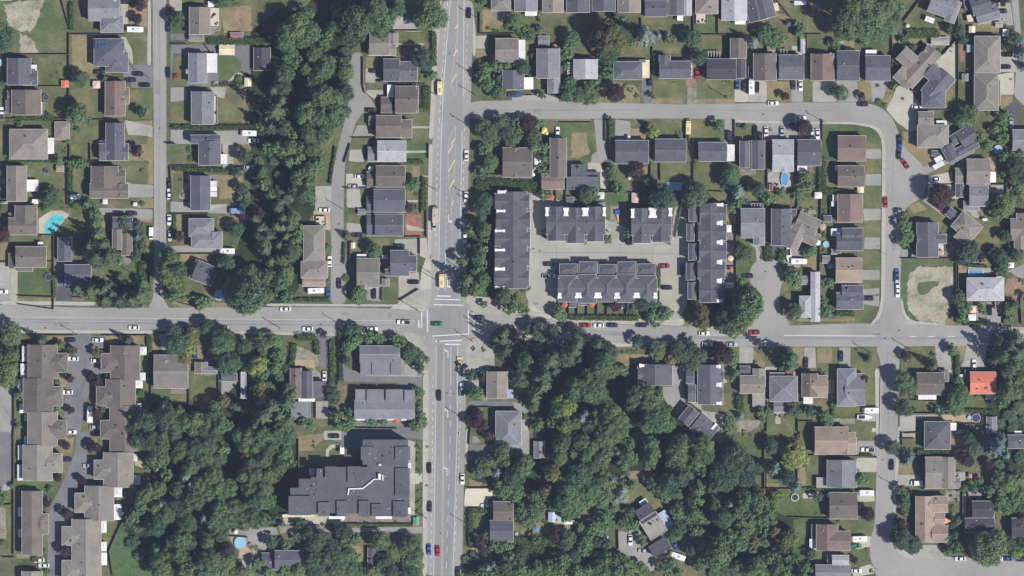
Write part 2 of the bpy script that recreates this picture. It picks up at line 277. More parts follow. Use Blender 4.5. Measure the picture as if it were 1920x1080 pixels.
# ---------------------------------------------------------------- the photograph's plan
PLAN = """
= 0 0
G scrub 0 0 460 0 500 100 510 410 80 410 0 410
G sand 30 40 120 10 330 0 290 140 230 230 150 240 60 190
G sand 150 250 250 300 290 405 150 405
G dry 540 265 705 265 705 545 540 545
G lawn 945 280 1105 275 1105 475 1000 475 960 380
G conc 905 10 960 10 960 190 905 190
G path 905 275 940 275 990 370 1000 475 985 480 955 400
G path 1103 265 1112 265 1112 480 1103 480
G asph 970 485 1145 482 1145 662 985 660 980 590 925 580 920 500
G lawn 540 665 760 665 760 870 540 870
G lawn 975 672 1140 670 1140 890 950 890
G dry 960 910 1140 905 1140 950 1000 940
G conc 935 900 1145 945 1145 1030 1110 1020 960 1010
G lawn 290 440 500 440 500 640 290 640
G lawn 330 680 480 690 470 860 340 860
G lawn 560 920 750 920 740 1075 560 1075
G dry 950 60 1105 60 1105 200 950 200
F 520 250 520 900, 520 258 935 258, 80 410 515 410, 60 650 460 650, 0 892 520 892, 560 900 800 900, 465 0 515 180
E 537 20 537 230 30, 120 880 400 890 40
H lw g : 668 -20 905 160 gx | 760 120 930 248 h | 830 -20 905 140 gy lg
H lw dg : 712 295 935 500 h | 800 395 968 545 h4 | 880 300 940 400 gx4 ; S 718 305 812 372
H lw rb : 795 612 945 872 gy | 890 660 974 782 gx4
H lw dg : 800 925 940 1205 gy | 750 1080 968 1205 gx4 ; p 770 1050 800 1110 white
H far dg : 62 440 240 640 gy | 180 532 287 642 gx4 ; p 238 488 280 535 white
H far br : 95 678 315 865 gy | 58 685 180 760 gx3 | 50 755 95 850 gy3 ; k 260 765 332 865 white
H far tb : 80 972 365 1195 h ; p 362 1035 410 1155 white
H far w : -60 -20 96 6 f
X tb 415 915 525 1050, orange 465 605 515 655, pink 700 610 752 662
D tramp 346 730 26
D poolr -8 470 26
C h dark 945 15, h dark 1045 16, h navy 1035 555, h navy 980 600, h black 1085 638, h dark 745 540
C v white 15 850 pickup, h white 1015 222 rv, v red 1268 75, v dark 1262 200, v black 1262 545
T p 1060 50 46, 1035 142 42
T d 620 595 66, 790 600 30, 590 860 85, 640 900 50, 545 800 40, 150 930 26, 510 1060 26
T D 20 290 112, 1065 835 46, 480 780 44, 365 865 24, 590 975 24, 20 630 26
T s 60 905 20, 455 475 14, 430 545 16, 380 570 12, 490 500 12, 570 80 10
P 1118 582
= 1 0
G conc -10 -5 85 0 85 80 -10 80
G dry 380 60 600 40 610 230 400 250
G soil 490 50 560 50 550 140 520 190 480 190
G asph 0 338 600 335 600 560 530 520 530 470 480 420 350 410 360 600 300 650 120 650 120 400 20 400 0 640
G lawn 22 412 120 408 120 648 22 645
G lawn2 365 415 470 415 530 470 530 530 500 545 440 600 320 600 295 575 310 560 355 560
G conc 270 600 430 610 490 545 545 545 540 560 500 560 450 615 280 645
G asph 0 255 110 252 110 300 0 300
G drive 0 655 120 655 120 750 0 765
G conc 290 650 420 655 400 740 340 720
G lawn 0 760 118 765 118 930 0 930
G lawn 345 730 400 720 520 820 640 880 640 900 480 930 345 920
G drive 0 965 160 985 520 980 640 1080 0 1080
G lawn 880 0 1050 0 1000 60 880 90
G patio 300 205 378 205 378 235 325 240 325 275 300 275
F 0 332 120 332, 260 335 330 430, 320 690 330 930
E 280 312 755 312 50, 0 955 620 955 34, 380 632 540 632 26
H le tb : 145 58 300 262 gy | 140 262 250 310 gx3 ; p 283 10 328 55 white ; k 300 60 378 205 white
H le g : 140 402 276 625 gy | 120 525 200 552 gx4 lg ; p 276 402 352 548 white
H le g : 160 690 330 935 gy ; k 315 720 350 930 white
H le bk : 625 360 750 530 gy3
H le dg : 155 1015 380 1080 gx | 215 1060 380 1240 gy | -20 1080 50 1090 f3 ; p 375 1158 425 1232 white
X cream 365 336 480 412, cream 557 585 605 648, brownm 450 248 545 290
C h white 585 1000 rv, h white 620 1055 car
T D 60 150 60, 0 130 40, 800 80 100, 850 140 80, 760 170 50
T d 400 0 70, 480 10 40, 870 250 80, 960 210 90, 1050 250 80, 1030 110 55, 870 320 80, 990 300 70, 1080 430 70, 1150 340 45, 1180 260 50, 1230 220 60, 1260 120 50, 900 420 60, 950 470 55, 1030 520 60, 1150 520 85, 1200 480 60
T D 860 560 70, 840 660 70, 1080 620 80, 1020 700 60, 960 560 50, 1270 420 50, 1240 60 60
T c 800 850 90 tall, 780 690 60 tall, 760 960 60 tall, 840 760 60, 830 600 50 tall
T d 1150 730 90, 1240 740 70, 1030 860 90, 1130 880 90, 1230 880 90, 1050 1000 80, 1150 1000 80, 860 960 60, 920 1000 50, 690 930 50
T l 1180 1030 40
T s 510 590 40, 330 630 26, 395 632 18, 430 634 18, 465 634 18, 100 505 20, 115 250 16
T r 40 572 26
= 2 0
G conc 370 220 410 110 500 140 620 235 520 240
G lawn 420 250 625 250 625 325 420 325
G path 420 325 625 325 625 337 420 337
G dry 185 430 268 430 268 512 185 512
G conc 182 512 272 515 265 620 182 620
G conc 190 675 318 675 318 715 245 740 190 700
G lawn 130 930 180 860 200 860 205 935 150 935
G drive 120 940 210 940 250 1030 80 1030
G lawn 450 860 655 860 655 945 520 945
G path 520 947 660 947 660 962 520 962
G lawn 540 965 655 965 655 1075 540 1075
G lawn 570 640 640 630 640 850 590 850
G lawn 560 560 700 560 630 620 570 620
G dry 1060 70 1215 75 1215 160 1180 240 1060 240
G patio 1120 90 1270 90 1230 160 1180 160
G conc 985 270 1095 265 1095 365 985 365
G dry 1008 370 1070 370 1090 420 1008 430
F 165 430 165 640, 165 640 180 700, 180 700 250 745, 370 232 615 232, 80 1035 240 1035, 1040 95 1040 250, 1040 255 1300 255, 430 620 640 635, 250 850 500 850
E 697 240 697 500 36, 640 650 640 840 50
H lane tb : 212 250 365 418 gx | 360 250 425 350 gy3 | 205 330 410 420 gx4 tb
H lane dg : 318 445 440 612 gx | 420 465 570 612 gx4 | 290 610 350 630 f3
H lane br : 405 650 565 850 gx | 298 730 380 848 gx3 | 500 650 578 850 gx4 ; p 345 638 395 735 white
H lane br : 262 868 450 1035 gx | 205 870 260 940 f3 | 400 900 530 1035 gx4
H lane lg : 272 1058 486 1215 gx | 200 1105 270 1215 gx3 g
H tr tb : 1125 -40 1270 85 h
H un tb : 1155 292 1330 468 gx | 1140 410 1300 468 gx3 ; p 1310 300 1380 450 white
H un dg : 1210 530 1370 675 gy ; p 1368 582 1440 672 white
C v black 957 98, h dark 250 532, h dark 220 826
C v yellow 738 655 bus
T D 130 180 130, 60 260 90, 20 400 60, 40 700 70, 20 760 50, 30 840 60, 170 60 60
T d 250 90 110, 320 160 90, 300 240 60, 420 80 60, 660 60 90, 700 130 100, 620 160 80, 580 130 50, 40 540 60, 30 470 50, 20 640 40
T D 620 440 80, 640 490 50, 570 470 40
T d 680 570 40, 600 830 24
T d 1160 500 50, 1080 520 45, 1060 580 50, 1100 640 55, 1180 700 60, 1240 500 40, 1200 600 40
T D 1060 950 60, 1110 1000 70, 1200 920 60, 1240 1000 60, 1150 1050 50, 1270 1060 50
T s 1100 210 22, 1140 230 22, 1170 235 22, 590 580 18, 510 1045 22, 1240 200 30
T d 1065 20 30, 560 640 20
P 1010 130, 1010 715, 710 712, 1000 560, 610 60, 945 935
= 3 0
G lawn 0 130 320 130 300 180 250 240 0 300
G lawn 165 640 230 620 250 700 165 720
G dry 960 740 960 650 840 700 850 770 960 770
G asph 975 590 1050 590 1040 780 990 780 965 700
G lawn 1060 600 1280 600 1280 780 1060 770
G dry 1060 735 1280 735 1280 778 1040 778
G conc 240 700 350 740 350 780 130 770 0 760 0 700
G dry 650 600 840 620 900 640 960 660 960 770 650 780
G lawn 850 310 1050 330 1050 400 850 400
G lawn 1075 320 1280 340 1280 400 1075 400
G lawn 1200 130 960 110 960 180 1280 200 1280 110
G lawn2 385 930 600 925 610 1080 640 1180 590 1240 540 1260 470 1380 430 1360 390 1100
G dry 450 1000 560 990 570 1100 520 1180 440 1120
G drive 615 895 705 895 700 1080 700 1100 710 1190 640 1260 580 1240 600 1190 640 1160
G drive 775 895 890 910 890 1040 775 1050
G dry 895 960 1000 970 1010 1060 895 1050
G lawn 1050 920 1200 930 1200 1040 1060 1050
G dry 0 860 330 880 590 890 590 920 350 910 300 900 0 885
F 365 370 365 740, 165 560 165 700, 0 715 160 715, 1055 320 1055 420, 700 900 700 1060, 360 920 600 920, 970 140 970 200
E 1075 405 1075 570 30, 745 900 750 1070 40, 700 480 720 590 50
H tr g : 20 -60 190 90 gy ; p 98 86 188 122 white
H tr tb : 228 -60 385 98 gy
H tr g : 408 -60 582 98 gy dg
H tr dg : 600 -60 775 88 gy
H tr tb : 792 -60 962 98 gy
H tr dg : 995 10 1160 130 gx | 1000 -60 1165 15 gx
H tr dg : 1175 -60 1290 118 gy | 1270 -60 1345 120 gy4 lg ; p 1238 120 1282 158 white ; p 1318 22 1345 118 white
H un g : 186 368 358 590 gy | 268 560 358 700 gy4 | 250 578 300 632 f3 dg
H un lg : 462 448 640 595 gy | 480 428 620 452 f3 dg ; p 415 465 460 560 frame
H un dg : 762 465 975 600 h | 880 452 1000 470 gx3 ; p 975 452 1030 588 cream
H un dg : 1102 462 1340 592 gx | 1102 418 1185 500 gy
H us rb : 285 1038 408 1330 gy br | 220 1305 390 1420 gx4 rb
X g 195 272 278 342, cream 866 1020 886 1050
C v black 272 668, v black 312 675, v navy 1032 605, v white 342 990, v black 555 300 skip
C h blue 30 712 boat
T d 130 240 40, 210 100 24, 215 150 24, 215 230 34, 160 420 26, 20 170 60, 70 230 50, 450 290 60, 440 340 50, 830 160 50, 850 230 60, 790 130 40, 420 390 50, 400 500 30
T D 80 510 60, 130 270 50, 740 240 40, 25 640 30, 225 720 30
T o 660 270 70 tall, 740 260 80 tall, 700 330 80 tall, 620 330 50, 780 320 70 tall, 810 280 60, 700 200 60 tall
T D 690 400 60, 720 440 60, 760 380 60
T b 990 280 90, 960 250 50, 1030 290 60, 1095 270 34, 1165 265 30
T d 1190 300 36, 720 540 50, 560 700 60, 600 740 60, 610 660 50, 500 720 60, 430 700 60, 400 720 40, 460 610 40, 560 740 50, 390 650 40, 640 600 30, 890 320 34
T p 775 705 72, 120 930 60
T d 200 930 50, 160 1020 60, 30 930 50, 60 1000 40, 420 620 40
T l 1060 1000 46, 240 1000 16
T c 1025 950 40
T D 740 900 30, 1040 715 26, 20 1030 50
T s 850 640 26, 930 715 26, 890 670 26, 690 610 26, 1215 610 18, 1250 1000 24
D umb 245 975 20 yellow, 260 1000 14 yellow, 232 992 14 yellow, 322 350 18 orange
P 1070 740
= 4 0
G lawn2 85 180 260 115 260 250 85 250
G lawn 145 265 320 265 320 400 290 390 145 350
G lawn 300 160 500 170 510 215 300 215
G dry 690 90 820 130 740 150 690 110
G lawn 710 -10 960 -10 960 130 1020 250 880 250 820 130
G lawn2 935 270 1040 270 1070 370 935 375
G lawn 100 590 390 620 390 765 110 765
G dry 100 745 390 740 390 782 100 785
G gravel 35 660 105 660 100 800 35 800
G soil 25 600 100 600 110 650 30 655
G conc2 390 660 488 700 488 765 390 765
G conc 488 600 632 612 632 765 488 765
G dry 635 612 812 612 812 760 635 760
G drive 815 590 902 600 902 765 815 765
G lawn 905 590 972 590 972 760 905 760
G conc 975 612 1150 612 1150 765 975 765
G drive 1150 610 1310 610 1310 765 1150 765
G lawn 110 890 300 890 310 1050 110 1050
G lawn 400 920 540 920 530 1030 410 1060
G drive 315 890 390 890 390 1080 315 1080
G drive 540 920 760 920 1040 920 1040 1060 540 1060
G conc2 820 345 900 350 895 415 850 405 820 370
G conc2 395 893 850 893 850 918 395 918
G conc2 1050 900 1280 905 1280 922 1050 920
G lawn2 1048 922 1280 922 1280 1010 1160 1010 1160 1200 1048 1200
G dry 1210 300 1290 300 1290 355 1210 355
G conc 1160 320 1210 300 1210 355 1160 355
F 82 0 82 260, 265 0 265 250, 145 262 320 262, 320 262 320 440, 695 -10 820 140, 830 255 1045 260, 930 265 930 590, 390 900 390 1060, 1048 900 1048 1060, 460 450 460 590
E 90 1060 90 1250 10, 910 280 910 380 20
H tr tb : 95 -60 262 108 h ; k 100 100 182 180 white
H tr lg : 290 -60 478 158 gy ; p 390 158 470 185 white
H tr dg : 600 40 150 210 gy @-14 | 548 60 150 200 gy4 @-14 ; p 700 55 35 60 cream @-14
H tr dg : 760 -40 920 10 f3 ; p 835 -20 925 40 white
H un bk : 178 445 398 600 gx | 395 445 470 588 gy4 | 355 290 475 440 gy br ; p 180 388 288 446 slat
H un br : 528 405 698 608 gy ; p 658 405 698 443 white
H un dg : 718 415 905 600 gx | 818 540 902 590 gy3 ; p 722 372 792 420 slat
H un br : 958 408 1130 608 gy rb ; p 1088 398 1120 440 white
H un dg : 1152 385 1318 608 gx ; p 1275 380 1315 462 white
X dg 492 500 520 580, tan 632 355 690 400, lav 885 290 915 400
C v white 55 525, v red 108 552, v blue 410 632, v dark 462 645, v white 515 650 rv, v black 558 655, v dark 830 632, v white 884 642, h white 678 775, h white 886 885, v yellow 42 950 truck, v dark 30 1035, v black 543 980, v white 625 990, v silver 745 990, v white 970 1008, v white 1012 1005, v dark 350 1030 van, v dark 580 1030
T D 70 290 70, 120 440 60, 100 390 40, 1240 380 30
T b 525 320 54, 845 180 30, 790 180 26
T d 620 260 60, 690 270 60, 740 290 50, 650 300 50, 600 300 30, 890 210 40, 880 250 40, 690 320 50
T d 1180 700 66, 1140 680 40
T d 1200 150 100 tall, 1240 250 70 tall, 1180 250 60 tall, 1250 80 80 tall, 1170 200 50, 1140 340 40
T d 265 945 48, 470 955 26
T p 900 960 66, 840 950 40
T p 760 725 36
T s 325 725 20, 425 940 24, 660 970 18, 300 610 14, 330 610 14, 355 610 14, 340 612 14
P 1055 915, 325 730
= 5 0
G lawn 330 -10 560 -10 470 130 620 170 640 220 440 210 360 190
G dry 620 170 740 200 740 280 650 280 560 230 620 210
G dry 25 620 130 600 190 620 120 750 25 740
G drive 130 610 270 600 230 720 190 780 140 760
G dry 210 720 300 700 270 790 220 800
G conc2 335 620 430 680 520 810 475 830 475 980 430 990 330 920 245 820 300 720
G conc2 775 300 775 625 690 625 690 560 620 470 720 340
G conc2 545 320 590 340 620 440 600 420
G lawn 690 630 775 630 775 800 690 800
G brick 800 335 835 335 835 465 800 465
G lawn 795 540 835 600 835 800 795 800
G dry 900 170 1100 170 1120 240 860 240
G dry 1105 320 1210 330 1220 370 1105 390
G conc 1090 400 1230 400 1230 540 1085 540
G conc2 1080 560 1205 540 1205 710 1080 710
G drive 950 150 1180 60 1190 170 1100 180 910 180
G dry 1100 715 1195 715 1195 770 1110 820
G lawn 890 870 1085 870 1085 1080 900 1060 880 950
G asph2 1165 770 1245 770 1245 960 1165 960
G dry 370 985 430 985 475 1080 380 1080
G lawn 620 880 750 890 700 940 620 900
G lawn2 -10 935 130 935 190 980 205 1080 70 1080 70 1000 -10 1000
G dry 280 290 540 290 540 320 400 330 300 320
G lawn 1110 240 1210 240 1215 380 1110 330
G conc 1070 20 1180 20 1200 190 1150 190 1150 60 1070 60
F 780 290 590 500, 590 500 430 680, 310 560 500 720, 785 0 785 800, 500 0 370 170, 900 550 1075 550, 850 265 1100 265, 510 825 780 825, 290 250 290 600
E 290 480 300 680 30, 1110 300 1130 380 16, 395 255 650 255 60, 820 290 820 330 50
H rtop g : 668 40 200 170 gx @20 | 740 90 80 170 gy @20 | 640 -20 180 100 h @20 ; p 570 150 70 40 white @20
H rtop dg : 950 40 150 130 gx @-16 | 1000 110 180 110 gx4 @-16 g | 850 40 50 80 f3 @-10 ; p 872 138 44 50 cream @-14
H un dg : 85 420 270 610 gx ; p 90 376 172 424 white

H loop tb : 500 500 130 330 gy @42 | 400 440 130 120 gx @42 | 380 590 150 110 gx @42 | 570 420 120 110 gx4 @42
H loop dg : 630 640 150 230 gy @40 | 510 665 682 812 h | 600 560 120 120 gx @40
H loop rb : 480 840 595 940 gx tb | 474 940 706 1110 h tb | 600 1000 690 1110 gy4 tb ; p 620 905 696 948 white
H loop dg : 850 1030 130 150 gx @-32 | 780 1030 110 80 gx4 @-32 ; p 815 950 50 40 white @30
H fr tb : 902 275 1095 548 h | 1010 300 1090 460 h4
H fr tb : 900 558 1080 830 h | 990 600 1095 790 h4 br
H fr g : 1185 975 1345 1130 gx
X taupe 580 280 715 338, lblue 850 338 892 392, cream 866 198 910 245, cream 848 115 900 162, white 1120 222 1164 272, taupe 1062 168 1115 205, g 815 555 858 608, dg 830 0 875 70
C h dark 70 782, h white 478 805, h black 1155 410, h black 1140 502, h dark 1112 85, v silver 1182 928, v dark 345 1052
C d45 white 1128 150 moto
T d 60 60 110, 120 150 120, 60 230 90, 170 230 80, 200 100 90, 220 190 80, 20 140 80, 270 40 70, 300 150 60, 350 60 50, 270 240 50, 90 300 50
T D 780 240 50, 720 220 40, 820 300 40, 440 360 40, 370 290 36, 1210 290 50, 690 990 30
T d 870 860 70, 820 900 60, 1130 870 50, 1120 950 40, 1110 1040 50, 940 1030 50, 1170 320 40, 1060 980 40, 300 650 30
T p 1110 10 50, 60 725 30
T s 230 785 26, 185 760 30, 540 380 24, 500 365 20, 630 385 30, 370 740 16, 690 395 10, 735 385 12, 740 350 12, 760 325 12, 320 620 22, 1005 850 24, 1180 590 14, 90 760 14, 180 640 18, 440 350 20
T b 1260 400 60, 1255 300 30, 1275 500 40
D umb 405 195 16 cream
= 0 1
G lawn 530 0 690 0 720 110 640 140 530 125
G lawn 215 140 430 140 430 200 500 240 500 330 380 340 300 270 215 260
G lawn 530 180 680 150 660 400 530 370
G dry 960 0 1110 0 1110 130 950 120
G dry 1110 -60 1150 -60 1150 300 1110 300
G lawn 900 140 1110 140 1110 290 960 270
G drive 945 280 990 300 1150 305 1150 400 970 400
G conc 1000 308 1150 306 1150 400 1010 392
G dry 1050 405 1150 405 1150 480 1020 480
G soil 970 480 1145 500 1145 600 1040 570
G drive 740 480 1145 490 1145 560 1060 560 860 540 760 530
G lawn 1080 640 1115 640 1120 870 1080 860
G conc2 380 500 470 500 520 530 500 560 430 540 370 600 340 680 290 680 290 560
G lawn 70 690 400 700 405 880 360 890 360 770 80 740
G lawn2 135 920 400 890 405 1240 130 1240
G conc -10 890 45 890 75 925 78 1180 -10 1180
G path 78 925 132 950 132 1180 78 1180
G asph 430 700 500 700 540 860 640 890 430 900
G asph 428 900 545 900 545 1180 428 1180
G lawn2 880 900 1040 880 1050 1050 900 1060
G lawn 530 460 640 460 630 550 530 550
G soil 755 580 795 580 795 630 755 630
G dry 0 740 60 740 60 860 0 880
G dry 0 250 40 250 40 300 0 300
G conc 70 420 260 440 260 455 0 450
G lawn 730 920 900 950 870 1060 730 1000
G patio 905 840 990 840 990 880 950 912 905 880
F 525 0 525 130, 530 130 830 130, 405 690 405 1240, 50 685 405 685, 360 885 405 885, 0 410 70 410, 0 430 210 435, 510 200 510 460, 680 0 680 120, 0 885 70 885, 1120 860 1130 1060, 130 1200 400 1240
E 530 180 530 370 36, 1065 870 1065 1060 40, 60 120 420 130 24
H far tb : 60 165 208 432 gy ; p 197 268 292 357 white ; p 245 415 292 450 white
H far br : 70 555 285 682 gx | 120 462 285 600 gy | 200 500 285 600 gx4
H far br : 125 770 355 925 gx | 130 915 250 955 gx3 | 72 820 140 935 gy3 ; p 288 735 328 765 white
H lw br : 678 300 970 408 gx | 690 168 895 330 gy | 850 190 945 300 gx4 | 845 300 968 400 gy4
H lw br : 850 550 1000 640 gx dg | 850 640 920 790 gy | 918 670 998 835 gy4
H far dg : 440 700 545 880 gy4
H far dg : 492 905 690 1056 gx
X white 535 380 605 412, white 775 418 808 450, white 1003 442 1028 465, tan 425 165 480 208, tb 70 520 110 545, g 750 -20 800 10
D poolb 395 600 0
D tramp 350 203 20 
D tramp 28 335 24
D tramp 365 998 30
D car 0 0 0 skip
C h dark 893 520, h dark 990 520, v dark 1272 295, v white 1270 375, v white 1270 570, v silver 1275 690, v blue 458 1010, v white 1135 670 van
T D 380 400 66, 340 390 40, 410 360 44
T c 660 450 56, 740 690 70, 840 850 80 tall, 740 860 90 tall, 690 770 70 tall, 790 760 60 tall
T d 720 520 50, 740 590 50, 700 470 30, 450 120 40, 730 760 70, 880 870 50, 680 820 60, 760 800 50, 600 150 40, 650 150 34, 550 160 40
T D 1050 690 50, 1060 770 50, 1040 620 50, 1020 840 40, 930 590 50, 960 640 40
T b 1040 700 46
T d 1260 830 60, 1250 950 70, 1280 1000 70, 1090 900 30, 1080 1040 40, 580 470 30, 550 440 24, 350 490 30, 30 20 0 
T p 1035 50 48, 20 680 60
T c 900 1000 40, 600 1080 70, 700 1100 90, 800 1090 70
T s 465 480 18, 515 480 16, 300 690 18, 470 435 18, 1070 200 26, 1065 445 30, 480 60 20, 540 340 18, 20 210 30, 15 470 20, 500 30 16
P 1120 145, 1040 1000
= 1 1
G lawn 0 20 180 20 180 170 0 170
G conc 390 -10 470 -10 470 180 390 190
G dry 470 0 560 0 520 120 470 130
G lawn 22 220 150 225 150 320 80 330 60 430 22 430
G conc 130 220 150 225 145 300 100 420 60 400 100 330
G dry 370 230 540 240 560 330 480 330 490 410 370 410
G drive 0 430 150 440 300 500 430 450 430 520 0 520
G conc 300 455 430 450 430 520 300 520
G dry 20 530 140 530 120 730 20 730
G dry 360 540 460 540 470 580 380 640 350 620
G drive 0 765 160 765 360 790 440 790 440 820 60 825
G dry 70 825 320 820 280 900 70 880
G lawn 90 880 210 880 150 1040 110 1040
G lawn 1130 -20 1250 -20 1200 300 1080 300 1080 250
G conc 1085 315 1210 315 1210 500 1085 500
G tan 1070 500 1200 500 1200 650 1160 640 1070 580
G patio 300 230 370 230 370 330 300 280
G soil 460 440 600 440 600 580 460 560
F 0 165 220 165, 0 525 290 525, 60 825 320 825, 0 170 10 430
E 20 185 460 205 30, 30 530 30 720 26, 1240 20 1195 300 14
H le dg : 155 240 303 500 gy | 190 240 250 315 gx4 ; p 303 278 350 315 white ; p 303 318 350 355 white ; p 303 360 350 395 white
H le g : 143 560 328 695 h | 160 660 392 786 h | 250 660 392 740 gy4
H le dg : 245 965 130 150 gx @22 | 205 950 75 150 gy4 @22 | 300 1000 60 110 gy4 @22
H lane tb : 1000 615 1158 880 h | 982 880 1180 1005 h | 990 1000 1160 1068 gx3 tan ; k 1090 543 1165 630 white
D tramp 112 390 26 orange
C h lblue 500 503 rv, h blue 510 462, h white 422 803 rv, h white 1152 496, v white 1193 880, v dark 1265 1045, h dark 525 180, h silver 590 175
T d 730 40 50, 800 30 50, 840 60 50, 900 30 60, 980 30 50, 1060 40 60, 1110 70 40, 1100 150 50, 1040 200 60, 960 110 50, 900 130 50, 960 260 60, 1040 300 60, 1010 380 70, 940 340 60, 1060 420 40, 690 240 40, 700 300 50, 750 380 40
T D 820 240 50, 880 190 50, 780 120 50, 830 330 50, 880 420 50, 660 130 50
T c 690 200 50, 810 480 70, 850 560 70, 800 620 60, 900 620 60, 640 560 60, 680 640 70, 740 700 70, 720 800 70, 820 760 60, 870 700 50, 760 880 60
T d 920 560 60, 950 640 50, 970 700 40, 930 750 50, 900 820 70, 840 860 60, 950 800 40, 700 760 60, 690 680 60, 870 960 60, 820 1040 70, 740 1000 60, 680 980 50, 600 960 60, 540 1000 60, 480 1040 60, 620 1050 70, 880 1020 40
T l 930 740 40, 920 680 30
T b 850 620 46, 830 450 40
T D 500 220 40, 540 340 50, 560 90 60, 620 500 50, 430 900 60, 380 900 50, 560 450 40, 500 640 60
T d 20 850 60, 60 960 70, 40 1040 60, 520 410 30, 210 200 0
T d 1180 780 30, 1180 1020 26, 900 1000 30
T s 140 40 30, 150 110 30, 75 270 18, 120 280 20, 60 700 30, 470 540 24
T p 70 690 40, 660 520 50
= 2 1
G lawn 90 0 190 0 170 40 80 40
G conc 65 42 170 42 170 135 55 130
G lawn2 485 0 650 0 650 50 490 55
G lawn2 485 70 650 70 650 150 490 130
G path 485 52 655 48 655 64 485 68
G lawn 60 145 220 160 200 218 60 215
G conc2 35 222 110 225 180 290 180 328 35 328
G lawn 480 160 590 165 590 240 480 240
G dry 530 165 590 165 590 260 540 260
G path 600 235 655 238 655 248 600 246
G conc 40 338 140 338 150 480 90 500 40 470
G lawn 140 340 210 340 200 390 140 395
G lawn 490 350 640 355 640 415 490 415
G lawn 540 440 640 440 640 510 560 510
G path 485 420 645 420 645 436 485 436
G brick 485 525 600 530 605 695 480 695
G lawn2 515 557 572 557 572 596 515 596
G path 480 600 640 645 640 655 500 650
G lawn 50 530 160 530 140 590 50 590
G conc 40 590 150 600 150 680 40 680
G lawn 605 520 640 520 640 700 605 700
G lawn 80 710 360 705 360 850 80 850
G conc 400 715 590 710 590 830 560 830 500 790 400 790
G conc2 590 705 640 705 650 860 590 840
G conc 430 990 580 960 590 1200 560 1240 430 1330
G brick 495 960 570 955 570 1005 495 1005
G conc 0 900 40 900 30 1060 0 1060
G lawn 10 740 40 740 40 880 20 880
G conc2 640 840 700 880 690 1200 590 1200 600 950
G lawn 1090 -20 1230 -20 1200 240 1100 230
G lawn 990 220 1040 220 1040 280 990 280
F 655 0 655 110, 20 330 480 335, 600 350 600 520, 605 695 480 698, 25 140 70 0, 1095 230 1290 235, 65 740 65 900, 290 850 290 1080, 590 710 590 830, 480 150 620 150, 640 350 640 700
E 480 135 615 135 26, 1010 300 1290 310 80, 620 250 620 500 30, 25 740 20 900 14
H lane br : 262 165 480 325 gx | 192 208 270 326 gx3
H lane dg : 245 340 480 514 gx | 192 395 265 512 gx3 ; p 420 345 450 362 white
H lane dg : 255 528 465 690 gx | 192 528 262 690 gx3
H lane tb : 118 858 285 1075 gx | 125 980 235 1085 gy4 ; p 118 826 190 858 white
H lane dg : 370 798 510 990 gx | 415 838 566 955 gx | 330 940 470 990 gx4
X lblue 308 835 348 860, cream 75 740 105 782, tb 308 1010 360 1065, w 352 920 365 970, g 125 490 185 530
D umb 222 185 20 white
C v white 938 85, v white 935 398, v dark 932 520, v white 926 700, h white 140 243, h dark 436 766, h dark 120 683, h black 540 1035, v tan 703 530 rv, v silver 697 610, v yellow 752 1020 truck, h silver 90 318
T d 540 300 56, 490 300 40, 250 800 60, 540 640 0
T d 1080 60 50, 1120 140 60, 1080 210 50, 1060 30 40, 1020 210 30
T D 1080 430 60, 1060 490 60, 1070 540 40
T d 1070 640 60, 1080 700 40, 960 640 40, 980 680 30, 1050 790 50, 960 770 30, 910 870 44, 960 850 30, 1030 850 60, 1050 900 50, 1020 950 50, 1060 1020 60, 1010 1080 60
T c 940 1030 80, 40 690 40
T D 900 500 0
T p 500 480 40, 1220 150 36
T s 560 375 22, 560 470 24, 560 570 0, 80 500 24, 480 690 0, 35 1005 36
T l 1020 210 26
P 700 340, 970 395, 665 965, 1000 450, 920 950, 15 180, 15 490
= 3 1
G lawn 405 0 560 0 560 40 480 110 405 120
G dry 470 0 560 0 590 60 500 110 440 100
G drive 640 0 700 0 720 120 590 110 600 80 660 40
G lawn 600 -30 640 -30 630 60 600 70
G conc2 110 20 200 60 230 150 180 180 150 240 115 240
G conc2 570 140 660 145 725 280 720 345 665 330 655 210 570 205
G lawn 770 240 1040 240 1040 350 800 350
G dry 970 170 1020 170 1010 280 900 280 900 240
G lawn 1115 142 1290 142 1290 275 1115 270
G lawn2 690 365 890 365 880 440 760 450 700 445
G gravel 738 465 798 465 835 625 735 620
G lawn2 700 450 738 450 738 625 835 625 880 640 880 745 700 750
G conc 140 370 220 372 1290 800 1290 1220 1090 1200 1090 900 330 890 330 1100 300 1160 340 1340 250 1400 120 1290
F 400 345 730 350, 735 280 735 350, 1040 140 1040 350, 700 365 900 365, 1110 140 1115 275, 330 350 330 430, 405 350 405 440
E -10 320 190 320 76, 200 340 290 340 60, 1275 440 1220 700 10
E 1100 930 1100 1080 26
H us br : -70 30 150 250 gx | -10 30 60 250 gy | 0 120 148 245 gx4
H us dg : 774 -25 1022 150 gx
H us dg : 1070 -35 1302 136 gx
H us dg : 444 155 562 250 f4 | 408 247 660 345 f4 | 560 210 660 290 f3
X white 170 105 218 155, lblue 228 60 270 100, dg 405 400 460 445, white 640 365 690 412, g 640 445 695 475, pink 898 368 945 440
G blank 0 0 0 0
D umb 297 400 22 red, 883 255 14 white, 160 230 14 white
D poolq 1230 318 65
Q town : 0 0
B A dg : -20 350 140 1120 
B skip
C h dark 278 900, h white 280 990 pickup, h red 1143 915, h black 1160 1077, v blue 1275 940
T p 930 200 60, 880 730 34, 1000 540 0
T D 1120 400 100, 1180 440 50, 1060 340 50, 1010 400 40, 530 350 70, 560 380 60
